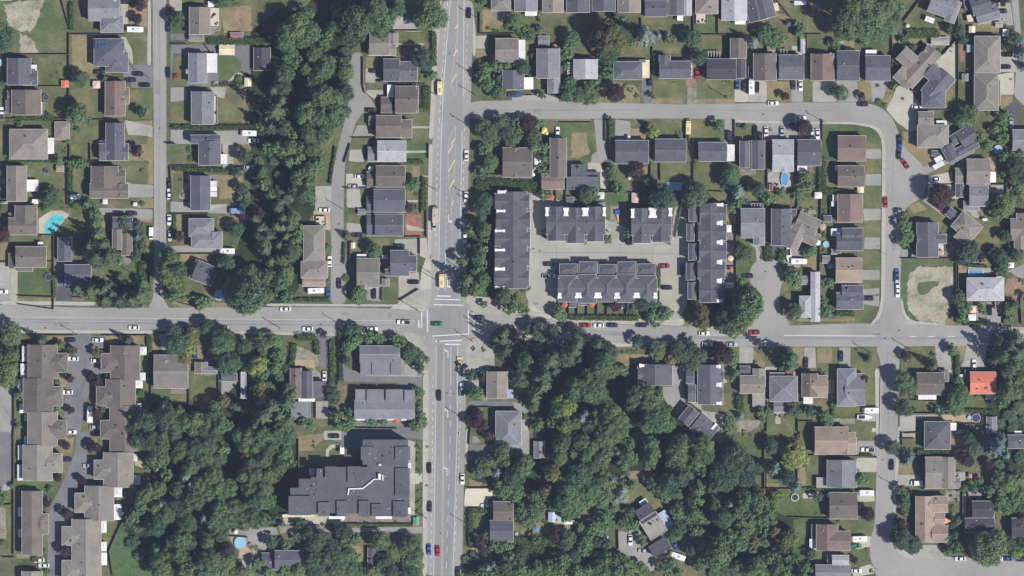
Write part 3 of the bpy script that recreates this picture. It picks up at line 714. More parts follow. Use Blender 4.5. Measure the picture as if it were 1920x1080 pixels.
T d 610 380 50, 560 420 40, 760 200 40, 750 250 34, 800 330 50, 830 350 30, 1010 300 40, 240 380 44, 230 195 40, 240 120 40, 170 20 50, 230 25 50, 710 710 40, 875 670 40, 1190 480 26
T s 130 500 14, 128 798 14, 118 935 16, 236 650 22, 240 690 22, 545 740 18, 330 955 18, 490 890 14, 640 890 14, 780 895 14, 930 890 14, 405 160 24, 715 650 16, 650 440 14, 95 1080 46
D play 790 530 20
= 4 1
G lawn 0 140 75 140 75 290 0 290
G lawn 100 140 380 140 380 290 170 360 100 300
G lawn 170 360 260 370 300 440 180 400
G lawn 430 240 615 240 615 320 470 300
G patio 430 190 550 190 550 235 430 235
G conc 640 210 830 210 830 330 640 330
G lawn 845 215 960 215 960 330 900 360 845 300
G lawn 470 350 600 380 640 440 470 440
G lawn 660 360 880 370 860 450 670 450
G lawn 890 400 1030 400 1040 540 880 520
G lawn2 405 700 500 700 540 760 540 900 490 1000 405 1000
G conc 500 750 610 750 640 880 560 910 545 780
G asph2 670 760 770 760 690 890 640 880
G drive 780 790 900 820 880 930 740 910
G dry 1000 810 1010 940 960 950 900 910
G lawn 740 790 790 790 740 900 710 890
G lawn 1035 460 1105 470 1105 530 1035 530
G lawn 1035 880 1100 880 1110 1010 1035 1010
G conc 925 590 1000 590 1020 640 1020 700 960 700
G patio 310 610 390 610 390 1080 310 1080
G dry 320 530 400 530 400 600 340 600
G gravel 870 480 1000 500 1000 560 900 540
G lawn 1040 -20 1100 -20 1100 110 1040 110
G conc -10 580 10 580 10 1000 -10 1000
F 80 140 80 300, 170 355 300 360, 385 0 385 130, 400 460 400 1060, 635 0 635 340, 640 460 635 740, 835 180 835 360, 880 370 850 500, 1038 380 1025 960, 1105 390 1105 530, 470 440 620 440, 310 750 400 750, 310 920 400 920
E 1045 100 1045 360 60, 1060 360 1180 360 40, 640 760 640 880 56, 760 800 730 890 50
H us dg : 115 -10 328 132 gx | 300 -10 330 132 gx4 ; p 328 5 388 130 white
H us dg : 425 -20 500 180 gy | 515 -25 612 192 gy
H us lg : 668 -30 828 208 gx | 695 60 828 208 gy4 ; p 664 135 692 195 white ; 
H us dg : 858 -30 1032 165 gx | 890 -20 1000 80 gy4 ; p 858 163 932 212 white
H cs g : 432 485 612 705 gx | 528 600 612 760 gy4 ; p 505 445 612 530 slat
H cs dg : 662 488 808 762 gy | 750 490 850 560 gx4 ; p 806 558 826 588 white
H cs br : 930 600 170 130 gx tb @25 | 845 690 110 210 gy tb @25 | 950 700 130 100 gx4 tb @25
H cs lg : 885 990 960 1054 gx3 g | 958 960 1024 1330 gy | 872 1140 960 1300 h
H ew rb : 1158 165 1355 322 gx br ; p 1138 160 1195 200 white
H ew rb : 1158 378 1345 586 gy rb ; p 1122 382 1160 430 white ; p 1112 432 1142 468 white
H ew dg : 1190 632 1345 740 gx | 1150 670 1345 800 gx | 1140 760 1180 820 gx3 ; p 1110 634 1190 692 white
H ew tan : 1142 855 1340 1040 gx | 1220 870 1340 1030 gx4
H ew rb : 1158 -60 1368 130 gx rb
X white 990 365 1040 408, dg 1055 538 1115 585, tb 1045 838 1105 895, brown 650 305 692 348, white 315 610 362 660, white 320 1040 380 1080, g 1112 790 1155 828
D tramp 490 440 22 blue
D umb 1050 622 26 tan, 1012 740 22 white, 360 858 22 cream, 365 943 14 orange
D poolo 765 262 27 52
D poolr 1075 752 22
D poolr 1108 915 20
D poolq 10 322 18
C h white 870 880 rv, v white 795 835 boat, h dark 488 990, d45 dark 489 988 skip
T D 290 230 80, 330 280 60, 360 210 60, 560 340 60, 620 380 50
T d 350 230 66, 370 260 50
T b 410 360 60, 400 400 40
T D 100 380 90, 60 330 60, 40 400 60, 130 440 50, 60 450 50
T d 420 440 40, 360 490 40, 650 410 50, 740 360 40, 860 390 40, 920 250 50, 930 320 50, 890 290 40, 470 820 60, 440 850 40, 440 1040 50
T D 430 800 50, 800 970 50
T d 840 980 50, 800 1020 40, 850 1040 40, 1060 1040 40, 1100 1050 40, 940 820 40, 970 800 40, 770 830 20
T s 520 890 18, 700 370 20, 960 780 24, 1060 800 24, 900 400 20, 970 480 20, 890 490 22, 930 500 22, 1060 490 20, 1060 520 20, 990 540 18, 1070 680 26, 880 760 20, 390 510 24
T b 850 1060 30
= 5 1
G lawn 94 -20 210 -20 210 36 94 36
G lawn 94 115 210 115 208 222 94 218
G lawn 90 318 208 318 205 480 90 480
G lawn 80 575 200 575 200 696 100 696
G lawn 70 800 198 790 198 940 70 950
G lawn 70 1025 195 1025 195 1080 70 1080
G lawn 75 1130 195 1130 195 1200 140 1240 70 1245
G drive 90 38 210 38 210 112 90 108
G drive 90 225 208 225 208 312 90 312
G drive 75 485 205 485 205 570 80 575
G drive 85 700 200 700 200 788 80 790
G drive 68 945 198 945 198 1020 70 1020
G drive 65 1090 195 1080 195 1125 65 1135
G dry 370 -20 600 -20 680 60 600 130 500 195 420 170 370 60
G drive 500 190 680 80 720 140 540 235
G lawn 590 230 700 120 800 100 720 200 620 225
G conc2 555 245 740 205 745 290 555 300
G conc2 555 305 790 305 785 412 700 412 560 380
G lawn 720 412 820 415 830 520 760 470 700 440
G drive 500 410 560 400 740 530 700 560
G lawn 400 470 490 425 690 550 660 640 600 590 440 600 400 560
G dry 410 465 490 430 560 490 450 520
G drive 360 740 470 760 470 850 360 855
G scrub 360 862 740 862 765 900 768 1340 700 1350 500 1350 420 1300 362 1240
G sand 430 960 500 920 620 925 750 920 765 1000 745 1180 700 1345 500 1345 405 1220 410 1050
G scrub2 485 1045 560 1030 640 1030 635 1060 590 1085 560 1125 500 1130 480 1095
G lawn 940 560 1100 600 1170 700 1150 740 900 760 960 640
G dry 900 860 1030 860 1040 900 900 920
G conc 860 920 1030 930 1030 985 870 985
G soil 790 910 850 910 850 970 790 970
G tan 1018 90 1068 90 1068 230 1018 210
G conc 850 310 1130 310 1130 370 1010 370
G conc 850 490 920 490 950 560 900 550
G lawn 1160 60 1270 60 1280 100 1160 110
G drive 1140 960 1180 960 1240 1000 1280 1010 1280 900 1210 930
G soil 1150 1010 1260 1010 1260 1080 1150 1080
G patio 580 750 690 760 690 850 580 830
F 360 860 760 860, 770 900 770 1300, 1148 30 1148 380, 760 300 1140 305, 1165 480 1165 760, 430 855 480 600, 785 905 785 1300, 1000 860 1160 800
E 1135 860 1130 1000 30, 1250 270 1270 300 20, 850 910 1000 920 20
H ew rb : -120 -60 92 130 gx rb skip
H loop g : 850 30 170 70 gx @-28 dg | 720 70 90 120 gy @-28 dg | 800 80 200 60 gx4 @-28 dg ; p 637 112 62 40 white @-28 ; p 636 160 85 36 white @-28
H loop tb : 842 115 1018 302 gx | 760 182 820 300 gx3 ; p 1018 210 1065 290 white
H loop dg : 862 312 1005 470 gx g | 765 310 825 400 gy3 | 820 430 940 500 gx3 g
H loop dg : 470 588 632 850 gy | 470 680 692 748 gx | 545 600 600 740 gx4 ; k 580 750 690 832 white
H loop tb : 845 620 190 150 h @40 | 740 530 90 70 gx3 @40 dg | 830 680 110 130 gx4 @40
H fr tb : 1215 520 1340 690 gy | 1170 560 1300 720 gx4 | 1200 680 1300 790 gy4
H loop lg : 845 1003 1122 1175 h | 1065 995 1112 1055 f4 white
X w 1158 892 1200 928, white 968 560 1000 575, cream 30 315 75 365, dg 585 50 645 90
D poolr 1083 40 28
D poolq 918 968 52
D umb 660 815 22 pink, 1240 1120 0
D tramp 128 85 0
C v dark 342 75, v blue 348 5, d55 red 387 148, v red 240 438, h white 750 370, d35 red 640 472, d40 blue 705 490 pickup, d35 black 600 445, h dark 410 775, v blue 325 985 pickup, v white 330 1060, h white 610 265
T p 640 390 100, 950 850 40
T d 380 540 40, 380 610 50, 400 700 46, 370 730 46, 410 680 40
T D 850 810 80, 800 870 40, 900 850 40, 880 770 50, 1090 840 60, 1110 900 50, 1130 700 50, 1240 60 40
T d 1110 470 90, 1080 530 50, 1150 430 60, 1130 680 40, 1000 10 50, 960 10 30, 1120 110 50, 1130 220 30, 1230 340 40, 1250 380 30, 1120 950 40
T D 1220 180 80, 1260 240 60, 1200 250 50, 1220 830 50, 1180 200 50
T s 1085 245 24, 1130 190 20, 1200 370 30, 1250 430 24, 840 350 16, 750 420 14, 1260 1025 24, 735 550 0, 625 60 36, 1210 340 24
P 240 195, 240 830
= 0 2
G lawn2 132 -60 400 -40 400 60 132 60
G dry 130 75 420 75 420 102 130 102
G asph2 430 -10 545 -10 545 95 430 95
G lawn 545 30 640 30 640 95 545 95
G dry 130 335 560 335 560 352 300 350
G dry 270 360 500 362 500 410 400 420 350 400
G lawn 100 380 200 420 130 430
G asph 500 360 780 360 780 470 770 600 700 720 640 860 600 1100 480 1090 480 850 520 630 500 460
G asph 575 340 685 340 690 380 560 380
G dry 440 625 578 625 578 750 440 735
G lawn 450 640 560 640 555 735 450 735
G dry 480 852 578 852 578 1018 500 1018
G lawn 440 860 540 870 540 980 440 980
G lawn 700 630 840 630 830 680 790 740 700 740
G lawn 750 890 830 890 830 980 740 1040
G dry 780 360 1105 360 1105 430 960 410 810 420
G dry 1140 345 1190 345 1180 520 1150 500
G drive 1190 345 1320 350 1290 470 1275 540 1230 520
G lawn 1060 540 1105 520 1105 620 1060 630
G lawn 1020 750 1100 740 1100 840 1020 860
G lawn2 1140 750 1280 760 1280 860 1140 850
G drive -10 730 95 760 95 1180 -10 1180
G lawn 120 780 180 780 180 1100 125 1100
G lawn 0 400 60 400 60 450 0 450
G drive 0 30 78 40 78 100 0 100
G path 80 -20 132 -20 132 105 80 105
F 300 355 560 355, 770 355 1115 355, 108 760 108 1180, 135 60 410 70, 1135 700 1135 860, 1105 350 1105 430, 130 440 130 760, 545 70 620 75
E 1125 360 1120 700 30, 405 -100 410 60 16
H bl br : 218 425 438 680 gy | 330 488 515 630 h
H bl br : 182 676 405 930 gy | 300 738 478 882 h
H bl br : 215 926 438 1180 gy tb | 325 990 508 1128 h
H blr br : 835 430 1055 690 gy | 765 490 940 632 h
H blr br : 800 683 1022 895 gy | 730 740 905 882 h
H blr br : 830 880 1060 1220 gy | 760 990 945 1130 h
H bll tb : 1158 522 1335 750 gx skip
X white 170 436 218 500, white 170 505 218 550, white 158 568 216 625, white 160 630 216 672, white 146 685 182 728, white 143 732 182 780, white 152 866 184 934, white 186 945 214 995, white 1055 442 1100 500, white 1055 636 1092 690, white 1020 696 1070 748, white 1020 865 1065 935
C h navy 530 390, h white 735 390, h white 550 530, h white 722 545, h white 507 782, h white 535 1080, h silver 713 1043, h white 1005 297, h white 20 28, v white 677 948 rv, h dark 905 100 skip
T p 525 680 36, 735 695 46, 530 918 32, 735 930 50, 690 665 36
T o 545 480 44, 735 485 42, 455 430 36
T d 90 340 80, 60 370 50, 100 500 60, 40 550 60, 80 600 70, 60 680 70, 110 720 46, 30 480 40, 20 620 50
T c 320 395 52, 965 395 46, 800 90 60, 900 100 60, 1000 90 70, 1060 60 80, 950 60 60, 850 50 60, 740 20 70
T D 700 -20 60, 1090 0 60, 830 10 60, 980 10 60
T d 150 800 40, 1060 790 30, 455 640 20, 430 710 26, 425 910 20, 780 905 24, 815 960 20, 810 660 26, 140 1030 30
T D 1100 1000 90, 1200 1050 110, 1180 940 80, 1260 960 90, 1000 1050 60, 1090 900 50
T c 985 960 50, 1240 880 60, 1040 1010 60
P 620 75, 1240 80, 580 350
= 1 2
G dry 0 110 100 150 400 145 520 140 400 110 0 100
G lawn 100 20 250 0 250 90 100 90
G dry 440 348 510 348 510 400 460 400
G soil 570 350 625 350 615 420 570 410
G drive 512 350 568 350 560 400 520 400
G soil 195 430 235 430 240 545 195 545
G gravel 930 430 970 440 1100 500 1110 560 1080 600 1180 690 1190 800 1070 700 1070 540 930 540
G tan 920 540 1078 540 1078 600 920 585
G asph 1110 360 1210 350 1195 640 1110 560
G lawn 155 660 340 660 345 830 250 910 155 880
G drive 380 650 500 650 520 700 380 830
G lawn 0 800 130 800 130 870 0 870
G conc 0 560 30 560 30 590 0 590
G patio 0 740 125 740 125 795 0 795
G ivy 620 350 850 350 850 480 780 600 860 660 850 720 700 720 600 690 580 540 700 500 640 440
G drive 1080 850 1180 850 1180 980 1080 980
G asph2 1240 440 1310 440 1280 600 1310 740 1250 680
G patio 1240 930 1290 930 1290 960 1240 970
F 140 600 140 900, 0 870 130 870, 20 590 140 600, 360 640 365 830, 1090 850 1090 980, 60 110 180 140
E 1100 400 1100 500 40, 930 420 900 640 40, 1210 400 1215 720 36, 930 90 1190 90 26, 950 370 1090 370 50
H bll tb : -122 502 136 750 gx | -122 540 60 600 gy4
H bll dg : 185 555 280 640 gy3 tb | 255 590 350 642 gx3 g
H bll br : 900 600 985 825 gy br | 985 622 1068 828 gy dg | 1068 698 1165 825 f4 dg ; p 960 822 1085 852 white
H bll g : 905 852 1052 985 f3
H bll lg : 528 628 570 830 f3
X lblue 475 -20 520 -10, dg 380 640 500 700
D poolr 368 52 38
C h white 1090 20 rv, v blue 1180 35, h white 860 158, h silver 395 298, h white 1028 307, v white 1153 665, v black 1240 685, h lblue 80 296, v blue 185 490
T d 590 60 130, 510 80 90, 620 130 60, 700 60 80, 760 60 50, 870 50 50, 880 80 40, 480 20 80, 560 10 90
T d 60 20 50, 20 60 50, 230 110 50, 290 110 40, 200 130 30, 220 150 26
T o 160 350 60, 150 400 50, 110 540 50, 130 300 30
T l 150 450 44, 170 470 30
T d 400 390 90, 370 440 70, 430 440 60, 390 330 40
T D 440 560 90, 480 540 50, 400 580 50, 270 290 60, 300 330 60, 50 420 80, 30 330 60, 690 490 50, 560 440 60, 820 230 0
T l 660 580 70, 700 540 40, 610 610 40
T d 700 630 50, 790 600 50, 820 660 40, 700 420 60, 780 400 60, 680 380 50, 800 560 50, 640 390 40, 820 500 40
T o 690 720 50, 670 790 50, 400 850 50
T c 880 760 60, 920 790 60, 880 860 80, 760 900 90, 700 960 90, 820 960 70, 680 850 60, 640 1030 70
T D 740 740 50, 800 780 50, 550 1000 70, 600 900 60, 480 900 50, 620 760 40, 540 560 50, 860 600 40
T d 900 980 50, 860 1020 60, 1000 1010 40, 1060 1030 40, 1250 960 50, 1260 1030 40, 60 940 60, 20 1000 70, 120 1000 70, 200 990 70, 280 1000 60, 340 960 60, 330 890 50, 380 1020 70, 440 1050 50, 40 1060 60, 180 1060 60, 260 1060 60
T D 1220 790 60, 1230 830 50, 100 920 70, 250 950 60, 1240 620 0
T s 180 830 24, 900 650 26, 1210 400 30, 930 610 24
T p 1150 350 30
P 940 140, 820 300, 1270 270
= 2 2
G conc2 0 -20 40 -20 30 100 0 110
G drive 180 -40 300 -40 300 100 190 90
G lawn2 310 0 430 0 430 92 310 92
G conc 430 -80 590 -40 590 20 430 95
G conc2 590 -60 700 -60 690 100 620 180 560 200 360 160 430 110 590 40
G gravel 500 60 600 60 600 180 540 190 500 120
G conc2 440 310 600 300 690 380 700 480 660 650 610 640 600 500 520 420
G soil 500 370 590 390 600 430 560 430
G conc2 1000 60 1170 80 1200 160 1300 190 1300 240 1080 190 1000 180 930 150 900 60
G soil 980 350 1080 330 1150 350 1110 450 1060 480 960 440
G conc2 890 420 980 420 990 600 890 600
G drive 1050 480 1150 490 1150 590 1050 600
G brickd 990 478 1048 478 1048 612 990 612
G asph 0 540 50 600 180 660 605 665 605 750 440 760 430 710 0 700
G conc 150 650 605 655 605 666 200 668 60 600
G drive 475 575 570 575 570 655 475 655
G gravel 440 490 475 500 475 655 430 655
G soil 630 490 690 490 660 640 635 640
G soil 632 775 650 775 650 850 632 850
G asph 960 845 1290 850 1330 880 1290 892 1000 895 960 880
G drive 1000 700 1060 640 1060 760 1040 760
G lawn2 980 900 1105 900 1105 1040 1070 1080 985 1080
G patio 110 985 500 990 500 1050 110 1050
G conc 350 1058 640 1060 640 1100 350 1075
G lawn2 120 1010 190 1010 190 1045 120 1045
G dry 1060 820 1100 820 1100 840 1060 845
F 440 95 580 10, 305 0 305 95, 115 1050 420 1055, 970 900 970 1080, 1000 895 1110 895
E -10 300 0 700 30
H bm g : 140 433 440 560 gx | 145 520 225 655 f5.7 | 232 520 365 655 f5.75 | 372 520 450 652 f5.7
H bm g : 100 840 550 980 gx | 108 758 182 870 f5.7 | 192 758 322 870 f5.75 | 335 758 465 870 f5.7 | 475 762 552 915 f5.75 ; p 110 975 180 992 white ; p 200 975 270 992 white ; p 320 975 395 992 white ; p 450 975 535 995 white
H be tb : 1092 625 1248 828 gy ; p 1244 760 1290 828 lblue
H be g : 1158 922 1350 1180 h | 1160 1080 1300 1180 gx4
X rv2 45 -30 80 105
D umb 415 995 20 red, 20 970 22 orange
C h white 465 256 pickup, h green 718 268, h dark 1035 222, h white 235 308, v black 245 42, v yellow 888 570 loader, v white 905 760 pickup, v black 733 805, v red 560 -100 skip
T d 150 380 40, 100 390 50, 60 420 50, 210 370 50, 270 370 40, 300 390 40, 440 410 50, 400 370 40, 480 440 40, 40 460 40, 110 60 50, 150 30 50, 130 90 40
T D 350 340 44, 120 310 44, 60 320 50, 520 480 60, 500 530 40, 570 510 50, 590 600 40, 40 540 40
T d 560 490 50, 590 570 30, 640 540 26, 590 790 40, 560 760 30, 600 960 40, 580 900 30, 600 1010 50, 560 1030 50, 70 930 40, 60 1000 50, 30 1040 40, 240 1010 40, 320 1000 30
T D 970 650 50, 1000 760 30, 930 20 50, 1000 30 50, 1070 20 60, 1260 100 70
T d 1010 790 56, 960 790 30, 1060 650 30, 1220 60 60, 1260 150 50, 1070 120 30
T p 1060 670 36, 1035 650 20, 1030 950 40, 1020 1000 50, 960 990 40, 1060 1030 50
T s 990 455 22, 1065 460 22, 480 1000 24, 590 860 24
T c 1160 380 50 tall, 1210 350 60 tall, 1150 430 50, 1230 470 60 tall, 1210 390 60, 1230 330 50
P 710 -60, 355 130, 980 395, 915 975, 630 500, 990 690
P 575 170
P 1050 290
= 3 2
G conc2 0 190 100 190 330 250 340 200 420 245 600 245 1290 275 1290 232 960 232 420 232 300 200 140 170 140 100 330 200
G lawn 0 100 130 160 100 200 0 180
G drive 240 -10 340 -10 340 180 200 130 150 90 160 30
G dry 790 500 1080 495 1050 550 900 560 850 620 780 560
G lawn 850 560 950 600 950 700 830 640
G drive 1120 740 1290 740 1290 900 1250 960 1190 900 1140 830
G drive 1200 580 1290 580 1290 740 1200 740
G lawn 350 95 850 100 850 205 350 205
G lawn2 430 150 480 150 480 200 430 200
G lawn2 500 140 550 140 550 200 500 200
G lawn2 575 150 640 150 640 205 575 205
G conc2 680 395 910 395 900 440 780 440
G conc2 90 350 140 350 130 390 90 390
G asph -20 380 200 380 430 380 480 440 300 460 -20 460
G conc -10 900 110 930 120 1080 -10 1080
G drive 0 850 100 880 130 960 30 930
F 425 105 425 205, 492 105 492 205, 565 105 565 205, 640 105 640 205, 712 105 712 205, 858 105 858 205, 425 210 950 212, 350 100 350 150, 1105 20 1105 130
E 430 222 950 228 36, 1110 740 1120 900 36, 1170 960 1290 1030 30
B skip
H be dg : -20 925 112 1080 gx skip
H sr dg : 940 572 1200 728 gy | 942 572 1020 728 gx4 ; q 952 570 1020 590 white ; q 948 706 1018 726 white
X white 820 105 848 155, dg 430 100 480 145, dg 500 98 555 130, cream 100 355 135 388
D umb 397 125 22 red, 600 120 24 red
C h dark 382 273, h red 552 280, h white 650 280, h navy 753 278, h navy 970 278, h black 1160 8, h white 1120 415, h silver 250 395, h silver 370 405, h lblue 330 340
T s 785 475 20, 825 475 20, 865 475 20, 905 475 20, 940 478 20, 835 670 14, 1190 900 28, 1190 940 24, 110 165 26
T s 440 225 0
T d 30 80 50, 20 150 50, 60 150 40, 110 170 24, 350 190 50, 380 220 40, 350 160 40, 1050 200 50, 1080 250 50, 1130 200 50, 1160 180 50
T D 1110 170 50
T D 900 140 50, 970 120 60, 1060 110 50
T p 770 130 50, 40 350 50, 0 340 40
T d 1090 470 60, 1070 440 50, 1130 440 40, 1080 520 40
T o 1190 540 50
T D 940 400 50, 1000 440 50, 1240 450 60, 1270 500 60
T c 460 470 90 tall, 490 420 60 tall, 640 420 60 tall, 280 550 90 tall, 320 500 60 tall, 240 650 80, 320 620 60, 180 680 60, 230 740 70, 160 830 70, 160 880 60, 500 540 50
T D 200 320 70, 300 340 70, 130 300 50, 500 350 60, 560 370 60, 100 560 70, 60 680 70, 400 520 80, 200 430 60, 100 450 60, 20 500 60
T D 720 480 70, 700 430 50, 620 500 60, 560 480 60
T d 680 560 80, 640 620 80, 560 680 80, 480 740 80, 700 620 60, 620 720 80, 560 780 80, 460 800 60, 640 800 70, 700 860 60, 780 620 50, 840 620 40, 750 640 40
T l 390 900 70, 350 860 60, 440 890 50
T d 330 940 60, 300 1000 50, 400 1020 70, 480 1000 60, 740 930 80, 800 990 80, 720 1030 80, 640 1000 60, 580 1040 60, 820 1060 60, 620 940 50
T d 920 800 80, 1000 790 70, 900 870 60, 1020 870 80, 960 760 50, 1080 820 50, 1040 960 90, 1100 1000 80, 1130 950 60, 1020 1020 70, 1170 1020 60, 980 900 50
T b 520 980 60, 550 940 50
T D 770 750 50, 820 800 50, 860 950 60, 900 1000 60, 560 900 60, 760 720 40
T d 210 1010 40, 100 970 30, 180 1050 30
= 4 2
G lawn 730 150 780 40 840 45 850 120 780 190 740 200
G dry 720 200 740 160 760 200 900 230 1100 230 1290 225 1290 248 860 250
G dry 890 150 950 150 945 240 900 235
G drive 950 200 1000 210 1000 240 950 235
G conc 425 440 530 445 530 560 425 570
G dry 530 460 620 560 620 600 530 570
G dry 820 445 910 445 905 580 850 580
G conc 912 445 995 445 1000 600 915 600
G lawn 995 445 1170 445 1170 600 1140 690 1000 600
G dry 1010 450 1120 450 1120 560 1010 560
G drive 1175 445 1258 445 1258 600 1175 600
G lawn 1260 445 1290 445 1290 610 1260 600
G lawn2 465 880 560 890 560 1000 480 1000
G lawn 640 980 860 980 860 1080 640 1080
G path 695 940 730 940 735 1020 695 1020
G conc 635 830 700 900 770 940 690 940 640 870
G lawn 870 890 960 890 1060 890 1050 990 870 990
G gravel 405 1000 480 985 600 1000 560 1040 500 1080 405 1080
G conc 0 850 130 860 150 920 300 940 300 1060 250 1080 60 900
G drive -10 840 30 850 30 900 -10 960
G tan 900 810 975 815 975 870 905 870
G dry 1080 680 1140 690 1140 790 1080 790
G lawn 1150 880 1290 880 1290 960 1150 960
G tan 305 660 333 660 333 712 305 712
G path 620 590 720 590 720 615 620 615
G gravel 1110 980 1290 980 1290 1020 1110 1020
G lawn 870 1000 980 1010 980 1080 870 1080
G conc2 670 350 1270 340 1270 344 700 356
G lawn 410 430 540 430 540 441 410 441
F 1140 690 1140 960, 864 820 864 1080, 632 850 630 1080, 870 1000 980 1000, 1000 120 1280 210 , 1080 690 1140 690
E 1150 190 1290 195 36, 430 800 430 920 50, 1130 800 1130 960 26, 40 860 140 930 16
H sr dg : 110 575 298 872 gy | 22 610 82 715 gx4 | 38 725 95 855 gx4 | 200 600 305 712 gx4 | 200 730 298 850 gx4 ; q 208 577 282 597 white ; q 206 710 290 738 white ; q 218 852 290 872 white
H sr tb : 425 655 612 790 gx | 525 602 616 740 gy4 | 425 585 502 650 gx3 dg ; p 520 785 616 890 taupe
H sr g : 650 660 856 850 h | 650 635 760 670 gx3 | 680 850 770 930 gx3
H sr tan : 890 640 1010 815 gy br | 960 655 1080 820 gx4 tan | 1000 655 1064 735 gy3 br ; p 904 814 975 868 white
H sr g : 1155 605 1295 885 h | 1210 640 1362 880 gx4
H sr dg : 60 940 130 190 gy @45 skip
X red 775 625 840 655, g 965 140 985 145
C h red 537 333, v blue 970 180, h white 185 422, h dark 268 422, h silver 368 422, h white 160 340, v dark 925 560, v navy 1187 512
T d 480 130 110, 420 80 80, 540 150 60, 450 210 80, 530 80 60, 400 270 80, 340 260 70, 380 330 50, 300 230 60, 280 290 50, 420 190 60, 500 40 60, 340 180 40, 400 20 50
T o 130 180 60, 140 250 60, 150 290 40, 100 220 40
T D 50 130 70, 30 220 60, 80 140 40
T d 290 140 24, 1060 110 40, 1090 170 40
T D 830 180 66, 1030 180 40, 860 150 40
T b 1090 200 30
T D 120 510 60, 60 450 50, 30 500 60, 80 560 60, 20 570 50, 50 400 40
T p 290 500 66, 260 500 50, 330 480 46
T d 370 550 50, 380 500 40, 390 640 36, 370 680 30
T c 790 540 84 tall, 800 590 60, 740 590 40, 780 480 50
T b 430 960 34
T d 345 1000 46, 350 1050 44, 640 930 40, 590 930 40, 600 980 30, 1060 970 50, 1090 1000 40, 1130 880 26
T D 960 930 40, 820 900 50, 850 930 40, 610 900 30
T s 540 560 22, 150 730 0, 1030 620 24, 1060 640 18, 700 960 16, 730 960 16, 780 960 20, 900 900 0, 460 1070 20, 15 720 16
= 5 2
G conc2 140 1050 200 1050 200 1080 140 1080
G lawn2 320 240 350 250 300 240 310 230
G lawn 0 450 130 450 190 520 165 610 165 880 100 890 80 720 60 700 0 690
G lawn 425 425 610 425 610 600 560 610 420 600 360 610 360 540 420 520
G conc 612 425 710 425 750 640 750 700 715 690 710 610 640 610 620 520
G dry 740 430 840 430 840 480 820 540 790 560
G conc 848 430 1000 430 980 600 800 600 830 540
G lawn 840 770 990 840 980 910 840 910
G lawn 430 850 610 850 610 935 430 935
G conc 610 870 700 880 710 930 610 940
G conc 100 880 165 880 190 920 195 1000 60 1000
G tan 540 950 970 950 970 1020 780 1020 730 1000 520 980
G conc 350 955 540 950 540 980 470 980 460 1130 350 1130
G lawn 0 1010 195 1005 195 1140 0 1110
G gravel 870 110 990 110 995 250 880 250
G drive 1000 105 1110 105 1120 280 1000 290
G lawn2 780 250 990 250 990 275 780 270
G soil 1140 -20 1290 -20 1290 75 1140 70
G conc 360 180 372 180 400 240 470 270 690 265 690 278 400 280 365 230
G dry 690 240 760 180 760 270 690 270
G lawn 1160 600 1240 680 1280 760 1170 760
G drive 70 60 195 60 195 140 70 120
F 770 0 770 260, 1128 70 1128 270, 430 940 830 940, 830 600 830 690, 970 950 970 1020, 780 1020 970 1020, 430 840 610 850, 1250 80 1260 270, 350 1130 460 1130
E 780 480 780 680 34, 830 270 990 265 20, 840 920 1060 930 30
H rw g : -90 700 82 885 h skip
H re br : 468 635 675 800 gx | 640 615 712 700 gy3 ; p 484 796 620 836 white
H re red : 868 628 1062 792 gx ; p 990 792 1064 834 cream ; p 830 612 842 690 rb
H re dg : 528 1000 722 1208 h | 528 1060 600 1180 gy4 ; p 724 1010 770 1068 white
H re g : 995 965 1072 1090 gy3
X pink 872 135 918 185, white 862 200 915 242, white 790 650 822 690, brown 1062 105 1108 160
D poolr 920 975 30 navy
D poolr 870 972 14
C h dark 110 78, v black 1022 165, v white 905 575, v white 332 30, h white 128 918 rv, h white 85 968 boat, h tan 80 1000 skip
T D 780 70 50, 750 120 50, 760 190 50, 780 30 30
T d 820 180 50, 810 220 50, 800 130 40, 850 150 40, 1160 170 50, 1170 220 40, 1160 130 30, 960 150 30, 980 180 24
T D 1210 130 40, 1270 60 30
T p 390 510 40, 70 680 40, 1060 590 30, 1160 90 24
T c 590 580 54, 110 530 36, 1200 380 80, 1080 400 70, 1150 440 90, 1100 500 90, 1050 540 60, 1200 500 80, 1260 450 60
T d 370 700 80, 400 750 70, 350 750 50, 740 460 46, 720 450 30, 600 500 20
T D 550 550 40, 260 650 60
T D 360 890 64, 400 920 40, 340 910 40
T d 770 830 80, 760 900 60, 800 780 60, 730 780 40, 780 700 40, 1150 620 60, 1180 700 50, 1140 770 70, 1200 780 60, 1110 860 50, 1240 680 50, 1260 760 50, 1200 570 50
T l 790 710 34
T D 1170 960 60, 1240 900 60, 1100 1020 50, 1200 1040 60, 1270 980 50, 1260 580 50, 1020 850 30, 640 920 40
T s 455 905 24, 460 830 26, 20 460 16, 850 810 10, 920 810 20, 10 650 18, 650 620 0
P 125 485, 420 457, 360 545
P 15 330 skip
= 0 3
G lawn 120 0 180 20 180 90 125 90
G lawn2 120 360 280 365 340 385 420 365 460 390 400 510 340 490 320 440 130 440
G dry 440 60 560 40 540 165 440 160
G lawn 445 70 540 60 530 155 440 150
G lawn 120 445 175 445 170 910 115 910
G lawn 325 765 362 765 362 915 325 915
G dry 125 915 320 915 330 945 125 950
G lawn 680 80 810 60 800 130 780 200 640 220
G lawn 640 370 760 370 760 400 630 400 600 450 560 440
G asph -10 0 100 0 100 340 60 370 0 420 -10 420
G asph 480 0 680 0 680 100 640 240 700 240 700 345 640 350 560 440 540 640 480 700 440 1090 350 1090 370 600 470 380 560 160 570 0
G conc -10 370 40 360 100 400 60 440 0 440
G lawn 0 460 110 430 95 540 40 560 0 540
G lawn 30 580 100 560 100 910 40 900
G gravel 0 560 40 570 50 800 0 800
G dry 875 400 1000 410 1000 540 880 540
